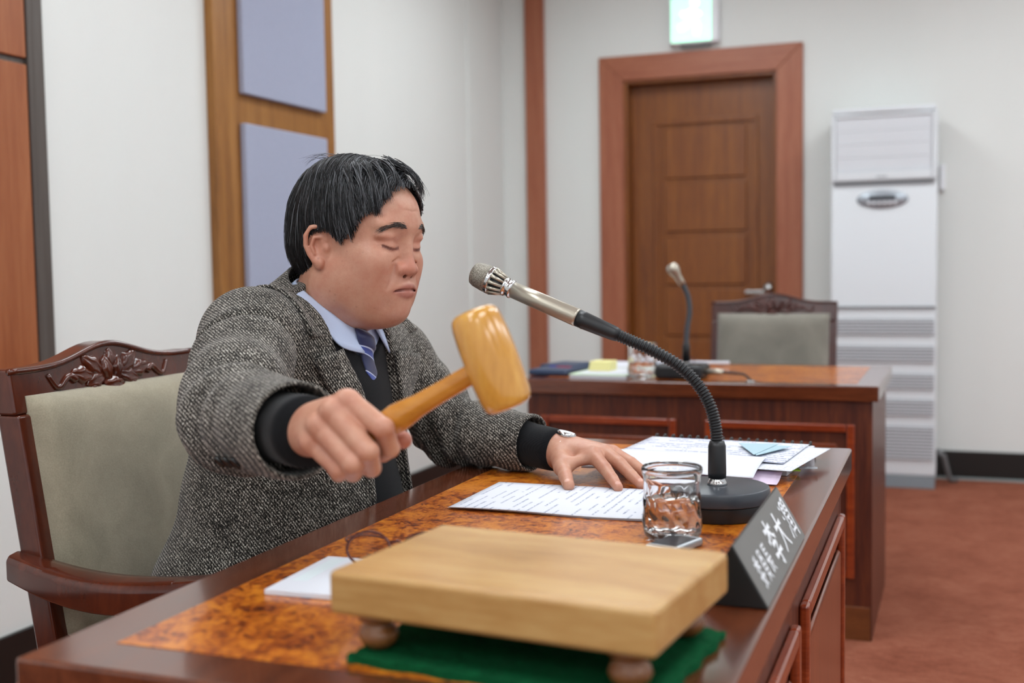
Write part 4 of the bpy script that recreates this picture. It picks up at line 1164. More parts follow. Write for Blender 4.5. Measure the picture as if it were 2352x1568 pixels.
# ================================================================== hair
shell = [('u', 0, ell((-0.007, 0, 0.050), (0.1040, 0.0810, 0.1010)), HD), ('u', 0.03, ell((0.040, 0.0, 0.064), (0.0755, 0.0690, 0.0690)), HD), ('u', 0.03, ell((-0.048, 0, 0.000), (0.050, 0.062, 0.050)), HD)]
cap = shell+[('i', 0.010, hairline, HD)]
Vc, Fc = surface(cap, (-1.06, 1.55, 0.98), (-0.74, 1.80, 1.30), 0.0022)
hair = np_mesh('hair', Vc, Fc, 'hair_cap', person)
rs = np.random.RandomState(11)
qc = HD.loc(Vc.astype(f32))
ds = evaluate(shell, Vc.astype(f32)); cand = np.where((np.abs(ds) < 0.004) & (hairline(qc) < 0.002))[0]
N = 9500
root = Vc[rs.choice(cand, N)].astype(f32)+rs.normal(0, 0.0012, (N, 3)).astype(f32)
rq = HD.loc(root)
def flow(q, jit):
    f, s, u = q[:, 0], q[:, 1], q[:, 2]
    d = np.zeros_like(q)
    top = np.clip((u-0.085)/0.04, 0, 1); right = np.clip((s+0.035)/0.02, 0, 1)
    d[:, 0] = 0.22+2.2*np.clip(f+0.02, -0.05, 0.09)+jit[:, 0]
    d[:, 1] = top*(right*1.1-(1-right)*1.1)+jit[:, 1]
    d[:, 2] = -(1-top)*1.0-0.25
    back = np.clip((-f-0.03)/0.05, 0, 1); d[:, 0] -= back*0.30
    return d
NS = 9
jit = rs.normal(0, 0.10, (N, 2)).astype(f32); lift = np.abs(rs.normal(0.0008, 0.0014, N)).astype(f32)
step = (0.0052+0.004*rs.rand(N)).astype(f32)*(0.6+0.6*np.clip((rq[:, 2]-0.0)/0.08, 0, 1))
path = [root]; q = rq.copy(); alive = np.ones(N, bool)
for k in range(NS):
    P = HD.wor(q); d = flow(q, jit); e = 0.002
    g = np.stack([(evaluate(shell, HD.wor(q+A3(*v)*e))-evaluate(shell, HD.wor(q-A3(*v)*e)))/(2*e) for v in ((1, 0, 0), (0, 1, 0), (0, 0, 1))], 1)
    g /= np.linalg.norm(g, axis=1, keepdims=True)+1e-9
    d -= g*(d*g).sum(1, keepdims=True); d /= np.linalg.norm(d, axis=1, keepdims=True)+1e-9
    qn = q+d*step[:, None]
    dd = evaluate(shell, HD.wor(qn))/1.04
    qn = qn-g*(dd-(lift*(0.4+0.12*k)))[:, None]
    over = hairline(qn) > (0.004+0.008*(qn[:, 0] > 0.05)); step = np.where(over, step*0.25, step)
    q = qn.astype(f32); path.append(HD.wor(q))
path = np.stack(path, 1)            # N, NS+1, 3
def strands(name, path, w0, col, parent):
    N, K, _ = path.shape
    t = np.diff(path, axis=1, append=path[:, -1:]*2-path[:, -2:-1]); t /= np.linalg.norm(t, axis=2, keepdims=True)+1e-9
    ref = A3(0.3, 0.5, 0.81); a = np.cross(t, ref); a /= np.linalg.norm(a, axis=2, keepdims=True)+1e-9; b = np.cross(t, a)
    taper = np.clip(1.15-np.linspace(0, 1, K)**2.2, 0.08, 1)[None, :, None]*w0[:, None, None]
    rings = [path+taper*(a*cos(2*pi*i/3)+b*sin(2*pi*i/3)) for i in range(3)]
    V = np.stack(rings, 2).reshape(-1, 3); base = (np.arange(N)[:, None, None]*K+np.arange(K-1)[None, :, None])*3
    i0 = np.arange(3)[None, None, :]; i1 = (i0+1) % 3
    F = np.stack([base+i0, base+i1, base+3+i1, base+3+i0], -1).reshape(-1, 4)
    return np_mesh(name, V, F, 'hair_strand', parent, np.repeat(col, K*3, axis=0))
u = rs.rand(N); fr = np.clip((rq[:, 0]+0.02)/0.10, 0, 1)*0.30+np.clip((rq[:, 2]-0.07)/0.06, 0, 1)*0.18+0.05
col = np.where((u < fr)[:, None], lin('#707378')[None]*(0.4+0.8*rs.rand(N))[:, None], lin('#131315')[None]*(0.5+0.9*rs.rand(N))[:, None])
so = strands('hair_strands', path.astype(f32), (0.00042+0.00030*rs.rand(N)).astype(f32), col, hair); so['kind'] = 'stuff'
# fringe falling over the right temple, and strands hanging at the front
fp, fc, fw_ = [], [], []
def lock(a, b, c, n, spread, w=0.0006):
    for _ in range(n):
        j = rs.normal(0, spread, 3); j2 = rs.normal(0, spread*0.6, 3); j3 = rs.normal(0, spread*0.9, 3)
        t = np.linspace(0, 1, NS+1)[:, None]; A, B, Cc = np.array(a)+j, np.array(b)+j2, np.array(c)+j3
        fp.append(HD.wor((A*(1-t)**2+2*B*t*(1-t)+Cc*t**2).astype(f32))); fw_.append(w*(0.8+0.5*rs.rand()))
        fc.append(lin('#74767b')*(0.5+0.8*rs.rand()) if rs.rand() < 0.36 else lin('#1c1c1f')*(0.6+0.8*rs.rand()))
lock((0.035, 0.045, 0.130), (0.068, 0.074, 0.112), (0.074, 0.0625, 0.066), 130, 0.0040)
lock((0.048, 0.040, 0.132), (0.086, 0.066, 0.116), (0.088, 0.0540, 0.062), 150, 0.0036)
lock((0.025, 0.050, 0.128), (0.050, 0.080, 0.112), (0.060, 0.0690, 0.074), 120, 0.0045)
lock((0.055, 0.028, 0.136), (0.094, 0.050, 0.124), (0.099, 0.0440, 0.086), 70, 0.0036)
lock((0.060, 0.015, 0.140), (0.100, 0.030, 0.134), (0.105, 0.0300, 0.106), 50, 0.0036)
lock((0.062, -0.010, 0.140), (0.098, -0.014, 0.140), (0.106, -0.022, 0.106), 70, 0.0045)
lock((0.062, -0.025, 0.136), (0.098, -0.030, 0.134), (0.101, -0.036, 0.094), 60, 0.0040)
lock((0.055, 0.005, 0.142), (0.092, 0.000, 0.142), (0.106, -0.004, 0.120), 60, 0.0050)
lock((0.010, 0.055, 0.120), (0.024, 0.084, 0.085), (0.034, 0.0740, 0.036), 60, 0.0050, 0.0004)
lock((-0.030, 0.00, 0.138), (-0.060, 0.01, 0.160), (-0.085, 0.02, 0.135), 14, 0.006, 0.0003)
lock((0.00, 0.00, 0.140), (0.03, 0.02, 0.158), (0.07, 0.03, 0.130), 10, 0.007, 0.0003)
so = strands('fringe', np.array(fp, dtype=f32), np.array(fw_, dtype=f32), np.array(fc), hair); so['kind'] = 'stuff'
# eyebrows
for s in (1, -1):
    n = 150; pp = []; cc = []
    hd_ops = hd
    t = rs.rand(n); bx = np.interp(t, [0, 0.5, 1], [0.112, 0.108, 0.094]); by = s*np.interp(t, [0, 0.5, 1], [0.014, 0.032, 0.052]); bz = np.interp(t, [0, 0.5, 1], [0.0460, 0.0490, 0.0420])+rs.normal(0, 0.0020, n)
    P0 = project(HD.wor(np.stack([bx, by, bz], 1).astype(f32)), hd_ops, 0.0002)
    q0 = HD.loc(P0); L = 0.008+0.005*rs.rand(n)
    for k in range(5):
        v = np.stack([-0.30-0.3*t, s*(0.9+0*t), 0.25-0.8*t], 1)+rs.normal(0, 0.03, (n, 3))
        pp.append(HD.wor((q0+v*(L*k/4)[:, None]*1.0+np.array([0.0009*k*(1-k/6), 0, 0])).astype(f32)))
    pth = np.stack(pp, 1); cc = np.where((rs.rand(n) < 0.25)[:, None], lin('#77706a')[None], lin('#3a302c')[None]*np.ones((n, 1)))
    so = strands('eyebrow', pth.astype(f32), np.full(n, 0.00030, f32), cc, person); so['kind'] = 'stuff'
# ================================================================== things on the desks
plain('paper_strip', '#d3dee2', 0.75)
ZD = DT+0.0008          # top of the burl inlay
def rotv(x, y, c, a): return (c[0]+x*cos(a)-y*sin(a), c[1]+x*sin(a)+y*cos(a))
def slab(cx, cy, w, d, z0, z1, ang=0.0):
    xf = Matrix.Translation((cx, cy, 0)) @ Matrix.Rotation(ang, 4, 'Z'); return G(xf).box(-w/2, w/2, -d/2, d/2, z0, z1)

# ---- gavel in the right hand
hdir = Vector((0.872, 0.0, 0.489)).normalized(); gA = Vector((-0.6087, 1.1124, 0.8965)); gc = Vector((-0.4397, 1.1128, 0.9945))
t = thing('gavel', 'pale wooden gavel raised in the fist of the man', 'gavel', tuple(gA))
g = G(); start = gA-hdir*0.022; Lh = (gc-start).length
prof = [(0.0, 0.0), (0.008, 0.001), (0.0115, 0.006), (0.0118, 0.02), (0.0110, 0.04), (0.0116, 0.062), (0.0150, 0.081), (0.0160, 0.091), (0.0150, 0.101), (0.0122, 0.120), (0.0112, 0.150), (0.0108, Lh-0.02), (0.0105, Lh), (0.0, Lh)]
g.lathe(prof, tuple(start), 24, tuple(hdir)); g.build('handle', 'gavel_handle', t, smooth=True)
ax = Vector((0.36, 0.04, -0.93)).normalized(); Lm = 0.106
prof = [(0.0, -0.52), (0.0120, -0.517), (0.0195, -0.505), (0.0236, -0.48), (0.0258, -0.44), (0.0270, -0.38), (0.0284, -0.2), (0.0288, 0.0), (0.0284, 0.2), (0.0270, 0.38), (0.0258, 0.44), (0.0236, 0.48), (0.0195, 0.505), (0.0120, 0.517), (0.0, 0.52)]
g = G(); g.lathe([(r, h*Lm) for r, h in prof], tuple(gc), 40, tuple(ax)); g.build('mallet_head', 'gavel_wood', t, smooth=True)

# ---- sounding block on a green mat
ba = radians(-6.0); bc = (-0.353, 0.988)
mat_o = G(Matrix.Translation((-0.347, 0.986, 0)) @ Matrix.Rotation(ba, 4, 'Z'))
def matf(u, v):
    n = 0.0010*sin(70*u+3*sin(31*v))+0.0008*sin(83*v+2*sin(40*u))
    return (-0.143+0.290*u+0.002*sin(25*v), -0.101+0.202*v+0.002*sin(31*u), ZD+0.0075+n)
mat_o.grid(matf, 60, 44)
rimp = [(i/59, 0) for i in range(60)]+[(1, j/43) for j in range(44)]+[(1-i/59, 1) for i in range(60)]+[(0, 1-j/43) for j in range(44)]
nn = len(rimp); mat_o.grid(lambda a, b: (lambda p: (p[0], p[1], p[2] if b < 0.5 else ZD+0.0001))(matf(*rimp[int(round(a*nn)) % nn])), nn, 2, flip=True, cu=True)
tag(mat_o.build('felt_mat', 'green_felt', smooth=True), 'dark green fuzzy mat under the wooden sounding block', 'mat')
t = thing('sounding_block', 'thick pale wooden sounding block on four turned feet in the foreground', 'sound block', (bc[0], bc[1], ZD+0.007), ba)
slab(bc[0], bc[1], 0.310, 0.206, 0.7800, 0.8205, ba).build('top_board', 'block_wood', t, bevel=0.006, seg=3)
zl = ZD+0.0078; hl = 0.7805-zl
for sx in (-1, 1):
    for sy in (-1, 1):
        p = rotv(sx*0.122, sy*0.072, bc, ba); g = G()
        g.lathe([(0.0, 0), (0.009, 0.0), (0.0160, 0.16*hl), (0.0188, 0.34*hl), (0.0165, 0.54*hl), (0.0115, 0.64*hl), (0.0135, 0.70*hl), (0.0180, 0.76*hl), (0.0180, hl), (0.0, hl)], (p[0], p[1], zl), 28)
        g.build('foot', 'block_leg', t, smooth=True)

# ---- microphones
def microphone(label, c, path, head, s, loc):
    t = thing('microphone', label, 'microphone', loc, 0, 'gooseneck microphones'); return t
c1 = (-0.298, 1.610)
t = thing('microphone', 'gooseneck microphone with silver head on a round grey base near the man', 'microphone', (c1[0], c1[1], ZD), 0, 'gooseneck microphones')
g = G(); g.lathe([(0.0, 0), (0.068, 0.0), (0.0695, 0.002), (0.0695, 0.020), (0.066, 0.022), (0.0, 0.022)], (c1[0], c1[1], ZD), 64); g.build('base_skirt', 'mic_black', t, smooth=False, bevel=0.001)
g = G(); g.lathe([(0.0, 0.0), (0.0725, 0.0), (0.0735, 0.002), (0.0730, 0.016), (0.0715, 0.019), (0.0690, 0.0200), (0.0, 0.0206)], (c1[0], c1[1], ZD+0.0215), 72); o = g.build('base_disc', 'mic_grey', t, bevel=0.0008)
zb = ZD+0.042
slab(c1[0]-0.038, c1[1]-0.026, 0.022, 0.012, zb-0.0005, zb+0.0006, 0.5).build('sticker', 'paper_white', t)
g = G(); g.lathe([(0.0, 0), (0.0145, 0), (0.0130, 0.004), (0.0105, 0.008), (0.0105, 0.011), (0.0, 0.011)], (c1[0], c1[1], zb), 32); g.build('collar', 'chrome', t, smooth=True)
g = G(); g.lathe([(0.0, 0.0), (0.0125, 0.0), (0.0128, 0.008), (0.0122, 0.045), (0.0100, 0.052), (0.0, 0.052)], (c1[0], c1[1], zb+0.010), 32); g.build('neck_sleeve', 'mic_black', t, smooth=True)
key = [(-0.298, 0.835), (-0.300, 0.862), (-0.308, 0.892), (-0.326, 0.922), (-0.354, 0.948), (-0.390, 0.968), (-0.425, 0.983), (-0.450, 0.9935)]
kp = dense([(x, c1[1], z) for x, z in key], 320)
rad = [0.0083+0.0011*sin(2*pi*i/6.0) for i in range(320)]
G().tube([tuple(p) for p in kp], rad, 16).build('gooseneck', 'mic_black', t, smooth=True)
md = Vector((-0.924, 0.0, 0.383)).normalized(); m0 = Vector((-0.438, c1[1], 0.9885))
g = G(); g.lathe([(0.0, 0.0), (0.0090, 0.0), (0.0108, 0.008), (0.0118, 0.030), (0.0128, 0.055), (0.0128, 0.068), (0.0, 0.068)], tuple(m0), 32, tuple(md)); g.build('grip', 'mic_black', t, smooth=True)
m1 = m0+md*0.067
g = G(); g.lathe([(0.0, 0.0), (0.0132, 0.0), (0.0134, 0.003), (0.0128, 0.06), (0.0122, 0.108), (0.0, 0.108)], tuple(m1), 36, tuple(md)); bar = g.build('barrel', 'champagne', t, smooth=True)
G().box(m1.x+0.004, m1.x+0.011, c1[1]-0.0025, c1[1]+0.0025, m1.z-0.0165, m1.z-0.0125).build('catch', 'champagne', bar)
m2 = m1+md*0.1075
g = G(); g.lathe([(0.0, 0), (0.0125, 0.0), (0.0140, 0.002), (0.0140, 0.004), (0.0125, 0.006), (0.0125, 0.011), (0.0142, 0.012), (0.0142, 0.015), (0.0, 0.015)], tuple(m2), 36, tuple(md)); g.build('ring', 'chrome', t, smooth=True)
m3 = m2+md*0.0145
cone = [(0.0136, 0.0), (0.0196, 0.021)]
g = G(); g.lathe([(0.0, 0.0), (0.0115, 0.0), (0.0165, 0.0205), (0.0, 0.0205)], tuple(m3), 32, tuple(md)); g.build('inner_basket', 'mic_black', t, smooth=True)
Rm = Vector((0, 0, 1)).rotation_difference(md).to_matrix()
for k in range(12):
    a = 2*pi*k/12; e1 = Rm @ Vector((cos(a), sin(a), 0))
    G().tube([tuple(m3+e1*0.0130), tuple(m3+md*0.021+e1*0.0188)], [0.0022, 0.0032], 6).build('rib', 'champagne', t, smooth=True)
m4 = m3+md*0.020
g = G(); g.lathe([(0.0, 0), (0.0205, 0), (0.0212, 0.002), (0.0205, 0.0035), (0.0212, 0.005), (0.0205, 0.0065), (0.0, 0.0065)], tuple(m4), 40, tuple(md)); g.build('ring', 'chrome', t, smooth=True)
g = G(); g.lathe([(0.0, 0.0), (0.0206, 0.0), (0.0204, 0.006), (0.0188, 0.020), (0.0165, 0.026), (0.0120, 0.0285), (0.0, 0.0295)], tuple(m4+md*0.006), 40, tuple(md)); g.build('mesh_cap', 'mic_mesh', t, smooth=True)

t = thing('microphone', 'upright gooseneck microphone on a black block base on the smaller desk', 'microphone', (-0.757, 3.515, ZD), 0, 'gooseneck microphones')
slab(-0.757, 3.520, 0.150, 0.110, ZD, ZD+0.046, radians(-3)).build('base_block', 'mic_black', t, bevel=0.014, seg=4)
c2 = (-0.745, 3.52)
g = G(); g.lathe([(0.0, 0), (0.013, 0), (0.010, 0.007), (0.0, 0.007)], (c2[0], c2[1], ZD+0.046), 24); g.build('collar', 'chrome', t, smooth=True)
g = G(); g.lathe([(0.0, 0), (0.0125, 0.0), (0.0120, 0.05), (0.009, 0.056), (0.0, 0.056)], (c2[0], c2[1], ZD+0.052), 24); g.build('neck_sleeve', 'mic_black', t, smooth=True)
kp = dense([(-0.745, 3.52, 0.845), (-0.742, 3.525, 0.895), (-0.736, 3.530, 0.940), (-0.740, 3.530, 0.985), (-0.752, 3.525, 1.020), (-0.760, 3.522, 1.035)], 120)
G().tube([tuple(p) for p in kp], [0.0083+0.0009*sin(2*pi*i/5) for i in range(120)], 12).build('gooseneck', 'mic_grey', t, smooth=True)
d2 = (Vector((-0.785, 3.505, 1.080))-Vector((-0.760, 3.522, 1.033))).normalized(); s0 = Vector((-0.757, 3.523, 1.028))
g = G(); g.lathe([(0.0, 0), (0.0105, 0), (0.0115, 0.012), (0.0125, 0.030), (0.0170, 0.042), (0.0195, 0.052), (0.0190, 0.062), (0.0140, 0.070), (0.0, 0.072)], tuple(s0), 28, tuple(d2)); g.build('head', 'champagne', t, smooth=True)
q0 = Vector((-0.684, 3.510, ZD+0.022)); qd = Vector((1, -0.22, 0)).normalized()
g = G(); g.lathe([(0.0, 0), (0.0085, 0), (0.0085, 0.012), (0.0100, 0.013), (0.0100, 0.045), (0.0075, 0.058), (0.0, 0.058)], tuple(q0), 24, tuple(qd)); g.build('plug', 'champagne', t, smooth=True)
cp_ = dense([tuple(q0+qd*0.056), (-0.598, 3.486, ZD+0.022), (-0.565, 3.472, ZD+0.020), (-0.545, 3.462, ZD+0.010), (-0.540, 3.456, ZD+0.0045)], 30)
G().tube([tuple(p) for p in cp_], 0.0038, 8).build('cable', 'mic_black', t, smooth=True)
g = G(); g.lathe([(0.0, 0), (0.016, 0), (0.014, 0.0035), (0.0, 0.0035)], (-0.540, 3.456, ZD), 24); g.build('grommet', 'steel', t, smooth=True)

# ---- name plate with brush lettering
t = thing('name_plate', 'black triangular name plate with white brush lettering along the desk edge', 'name plate', (-0.200, 1.34, ZD))
Y0, Y1 = 1.174, 1.505; A_, B_, C_ = (-0.1655, ZD), (-0.2400, ZD), (-0.2030, ZD+0.0645)
G().prism([A_, C_, B_], lambda a, b, tt: (a, tt, b), Y0, Y1).build('prism', 'plate_black', t, bevel=0.0015)
up = Vector((C_[0]-A_[0], 0, C_[1]-A_[1])); nrm = Vector((up.z, 0, -up.x)).normalized()
def facep(y, v, h): p = Vector((A_[0], y, A_[1]))+up*v+nrm*h; return tuple(p)
G().add([facep(Y0+0.001, 0.02, 0.0006), facep(Y1-0.001, 0.02, 0.0006), facep(Y1-0.001, 0.97, 0.0006), facep(Y0+0.001, 0.97, 0.0006)], [(0, 1, 2, 3)]).build('face', 'plate_face_sheen', t)  # front of the black prism greyed to carry its reflected light
CH = dict(
 wi=[[(.68,.98),(.35,.89)], [(.10,.77),(.90,.79)], [(.5,.93),(.5,.50)], [(.48,.76),(.33,.64),(.12,.54)], [(.52,.76),(.68,.64),(.90,.56)], [(.45,.52),(.30,.24),(.52,.15),(.80,.00)], [(.70,.42),(.52,.15),(.15,.00)], [(.05,.33),(.95,.35)]],
 won=[[(.30,.97),(.32,.78)], [(.30,.96),(.70,.97),(.68,.78)], [(.32,.79),(.68,.79)], [(.24,.70),(.25,.20)], [(.24,.69),(.76,.70),(.75,.20)], [(.26,.53),(.74,.53)], [(.26,.37),(.74,.37)], [(.26,.21),(.74,.21)], [(.42,.19),(.15,.00)], [(.60,.19),(.88,.00)]],
 jang=[[(.30,.98),(.30,.46)], [(.30,.96),(.80,.97)], [(.31,.81),(.76,.81)], [(.31,.65),(.76,.65)], [(.04,.47),(.96,.49)], [(.30,.47),(.30,.06),(.52,.18)], [(.48,.47),(.66,.20),(.96,.02)], [(.86,.36),(.64,.24)]],
 li=[[(.10,.79),(.90,.82)], [(.5,1.0),(.5,.52)], [(.47,.79),(.32,.64),(.08,.53)], [(.53,.79),(.70,.64),(.95,.55)], [(.28,.46),(.74,.48),(.54,.33)], [(.54,.33),(.55,.02),(.40,.08)], [(.05,.24),(.96,.27)]],
 dae=[[(.06,.64),(.94,.68)], [(.52,.98),(.46,.52),(.30,.22),(.05,.02)], [(.50,.64),(.68,.28),(.97,.03)]],
 yun=[[(.08,.92),(.22,.81)], [(.02,.65),(.16,.56)], [(.04,.06),(.24,.38)], [(.36,.96),(.36,.02)], [(.36,.94),(.59,.95),(.58,.67)], [(.37,.81),(.58,.81)], [(.37,.68),(.58,.68)], [(.71,.94),(.71,.67)], [(.71,.94),(.96,.95),(.95,.04),(.85,.10)], [(.72,.81),(.95,.81)], [(.72,.68),(.95,.68)], [(.47,.53),(.84,.54)], [(.50,.37),(.81,.37)], [(.43,.18),(.88,.19)], [(.65,.53),(.65,.19)]])
def glyph(name, yc, w, v0, v1, wt):
    g = G(); H_ = up.length*(v1-v0)
    for k, st in enumerate(CH[name]):
        pts = [(yc-w/2+x*w, v0+y*(v1-v0)) for x, y in st]
        P = dense([(p[0], p[1]*up.length, 0) for p in pts], 4*len(pts)) if len(pts) > 2 else np.array([(pts[0][0]+(pts[1][0]-pts[0][0])*q, (pts[0][1]+(pts[1][1]-pts[0][1])*q)*up.length, 0) for q in np.linspace(0, 1, 6)])
        n = len(P); vs = []
        for i in range(n):
            a = P[max(i-1, 0)]; b = P[min(i+1, n-1)]; dx, dy = b[0]-a[0], b[1]-a[1]; L = sqrt(dx*dx+dy*dy)+1e-9; u_ = i/(n-1)
            ww = wt*(1.25-0.75*u_ if abs(dx) < abs(dy)*2 else 0.62+0.55*abs(2*u_-1)**1.5)
            nx, ny = -dy/L*ww, dx/L*ww
            vs += [facep(P[i][0]+nx, (P[i][1]+ny)/up.length, 0.0011+0.00003*k), facep(P[i][0]-nx, (P[i][1]-ny)/up.length, 0.0011+0.00003*k)]
        g.add(vs, [(2*i, 2*i+1, 2*i+3, 2*i+2) for i in range(n-1)])
    g.build('character', 'letter_white', t)
glyph('wi', Y0+0.044, 0.025, 0.19, 0.64, 0.0018); glyph('won', Y0+0.073, 0.025, 0.18, 0.64, 0.0016); glyph('jang', Y0+0.103, 0.026, 0.19, 0.64, 0.0017)
glyph('li', Y0+0.162, 0.048, 0.13, 0.84, 0.0030); glyph('dae', Y0+0.222, 0.046, 0.16, 0.80, 0.0032); glyph('yun', Y0+0.290, 0.046, 0.15, 0.80, 0.0023)

# ---- drinking glasses
def tumbler(label, c, s, level, z0):
    t = thing('drinking_glass', label, 'glass', (c[0], c[1], z0), 0, 'water glasses')
    H_ = 0.090*s
    def emb(a, h):
        z = h/H_; w = max(0, min(1, (0.66-z)/0.06))*max(0, min(1, (z-0.08)/0.06))
        return 1+w*(0.020*sin(7*a+9*z)*sin(5*a-14*z)+0.016*sin(13*a+22*z))
    def emi(a, h): return 1.0
    outer = [(0.0, 0.0), (0.027, 0.0), (0.0315, 0.0015), (0.0350, 0.006), (0.0366, 0.013)]+[(0.0366-0.0016*u, 0.013+0.045*u) for u in np.linspace(0.06, 1, 16)]+[(0.0352, 0.062), (0.0350, 0.070), (0.0353, 0.077), (0.0370, 0.0815), (0.0378, 0.085), (0.0374, 0.0885), (0.0360, 0.0900)]
    inner = [(0.0342, 0.0890), (0.0332, 0.084), (0.0324, 0.076), (0.0322, 0.060), (0.0322, 0.030), (0.0318, 0.018), (0.0300, 0.0125), (0.026, 0.0105), (0.0, 0.0100)]
    g = G(); n = 96
    prof = [(r*s, h*s) for r, h in outer]; k = len(prof); ip = [(r*s, h*s) for r, h in inner]
    g.lathe(prof+ip, (c[0], c[1], z0), n, None, lambda a, h: emb(a, h))
    # inner wall stays smooth
    for j in range(k, k+len(ip)):
        for i in range(n):
            a = 2*pi*i/n; r, h = ip[j-k]; g.v[j*n+i] = (c[0]+r*cos(a), c[1]+r*sin(a), z0+h)
    g.build('tumbler', 'glass', t, smooth=True)
    wp = [(0.0, 0.01005)]+[(r-0.0, h) for r, h in inner[::-1] if 0.0101 < h < level]+[(float(np.interp(level, [0.030, 0.060, 0.076], [0.0322, 0.0322, 0.0324])), level), (0.0, level)]
    g = G(); g.lathe([((r+0.0003 if r > 0.001 else 0)*s, h*s-0.0002) for r, h in wp], (c[0], c[1], z0), 64); g.build('water', 'water', t, smooth=True)
tumbler('embossed water glass half full in front of the microphone base', (-0.327, 1.452), 1.04, 0.050, ZD)
tumbler('blurred patterned glass on the smaller desk behind', (-0.876, 3.490), 1.22, 0.040, ZD)
t = thing('mobile_phone', 'small pale grey phone lying beside the water glass', 'phone', (-0.288, 1.405, ZD), 0)
slab(-0.312, 1.394, 0.042, 0.075, ZD, ZD+0.011, radians(-18)).build('shell', 'phone_grey', t, bevel=0.004, seg=3)
slab(-0.312, 1.394, 0.034, 0.050, ZD+0.0105, ZD+0.0116, radians(-18)).build('screen', 'phone_dark', t)

# ---- speech script lying before the man
t = thing('script_sheets', 'white printed script sheets lying under the left thumb of the man', 'paper', (-0.53, 1.64, ZD))
for k in range(4):
    xf = Matrix.Translation((-0.530+0.0012*k, 1.640-0.0016*k, 0)) @ Matrix.Rotation(radians(-0.8+0.5*k), 4, 'Z')
    g = G(xf)
    def sh(u, v, k=k):
        return (-0.1485+0.297*u, -0.105+0.210*v, ZD+0.0006+0.0010*k+0.0020*(sin(pi*u)**2)*(1-v)*0.5+0.0016*(1-u)**3*(1-v)+0.0012*sin(7*u)*(1-v))
    g.grid(sh, 24, 12); g.build('sheet', 'print_script' if k == 3 else 'paper_white', t, smooth=True, solid=0.0004)

# ---- comb bound report with loose sheets on it
t = thing('bound_report', 'thick comb bound report at the far end of the desk under loose sheets', 'report', (-0.39, 2.06, ZD))
slab(-0.385, 2.055, 0.310, 0.215, ZD, ZD+0.019, radians(-6)).build('page_block', 'paper_white', t, bevel=0.001)
ra = radians(-6)
for k in range(19):
    p = rotv(-0.147+0.0163*k, 0.111, (-0.385, 2.055), ra)
    G(Matrix.Translation((p[0], p[1], 0)) @ Matrix.Rotation(ra, 4, 'Z')).tube([(0, 0.007, ZD+0.004), (0, 0.010, ZD+0.012), (0, 0.006, ZD+0.0225), (0, -0.004, ZD+0.0235), (0, -0.009, ZD+0.0195)], 0.0036, 6, flat=(1.0, 0.5)).build('comb_tooth', 'comb_black', t)
p = rotv(0, 0.116, (-0.385, 2.055), ra); slab(p[0], p[1], 0.31, 0.006, ZD+0.002, ZD+0.012, ra).build('comb_spine', 'comb_black', t, bevel=0.002)
slab(-0.236, 1.962, 0.022, 0.03, ZD+0.006, ZD+0.0066, 0.2).build('index_tab', 'lime_tab', t); slab(-0.212, 1.968, 0.03, 0.02, ZD+0.009, ZD+0.0096, 0.1).build('index_tab', 'phone_grey', t)
def sheet(label, c, w, d, ang, z, bend, mt, curl=0.0):
    t = thing('loose_sheet', label, 'paper', (c[0], c[1], z), ang, 'loose sheets on the report')
    xf = Matrix.Translation((c[0], c[1], 0)) @ Matrix.Rotation(ang, 4, 'Z')
    def fn(u, v): return (-w/2+w*u, -d/2+d*v, z+bend(u, v))
    G(xf).grid(fn, 18, 18).build('leaf', mt, t, smooth=True, solid=0.0004); return t
zt = ZD+0.0200
sheet('wide white sheet with handwritten notes and boxes on the report', (-0.385, 2.040), 0.297, 0.215, radians(-5), zt+0.0030, lambda u, v: 0.003*(1-v)*sin(pi*u), 'print_notes')
sheet('white sheet jutting out to the right over the report', (-0.312, 2.005), 0.210, 0.250, radians(-9), zt+0.0045, lambda u, v: -0.0040+0.0003*sin(5*u), 'print_small')
sheet('plain white sheet drooping towards the microphone base', (-0.425, 1.900), 0.290, 0.110, radians(-3), zt+0.0085, lambda u, v: -0.016*(1-v)**2+0.001*sin(4*u), 'paper_white')
sheet('mauve tinted sheet curling up at the near edge of the report', (-0.370, 1.868), 0.250, 0.050, radians(-3), ZD+0.0030, lambda u, v: 0.012*v*v, 'paper_pink')
t = thing('blue_folder', 'pale blue folded card tucked among the sheets', 'card', (-0.29, 2.01, zt+0.009))
G().add([(-0.345, 2.075, zt+0.0098), (-0.275, 2.085, zt+0.0098), (-0.300, 1.955, zt+0.0098)], [(0, 2, 1)]).build('front_flap', 'paper_blue', t, solid=0.0006)
G().add([(-0.330, 2.080, zt+0.0088), (-0.250, 2.070, zt+0.0088), (-0.296, 1.955, zt+0.0088)], [(0, 2, 1)]).build('back_flap', 'paper_blue', t, solid=0.0006)

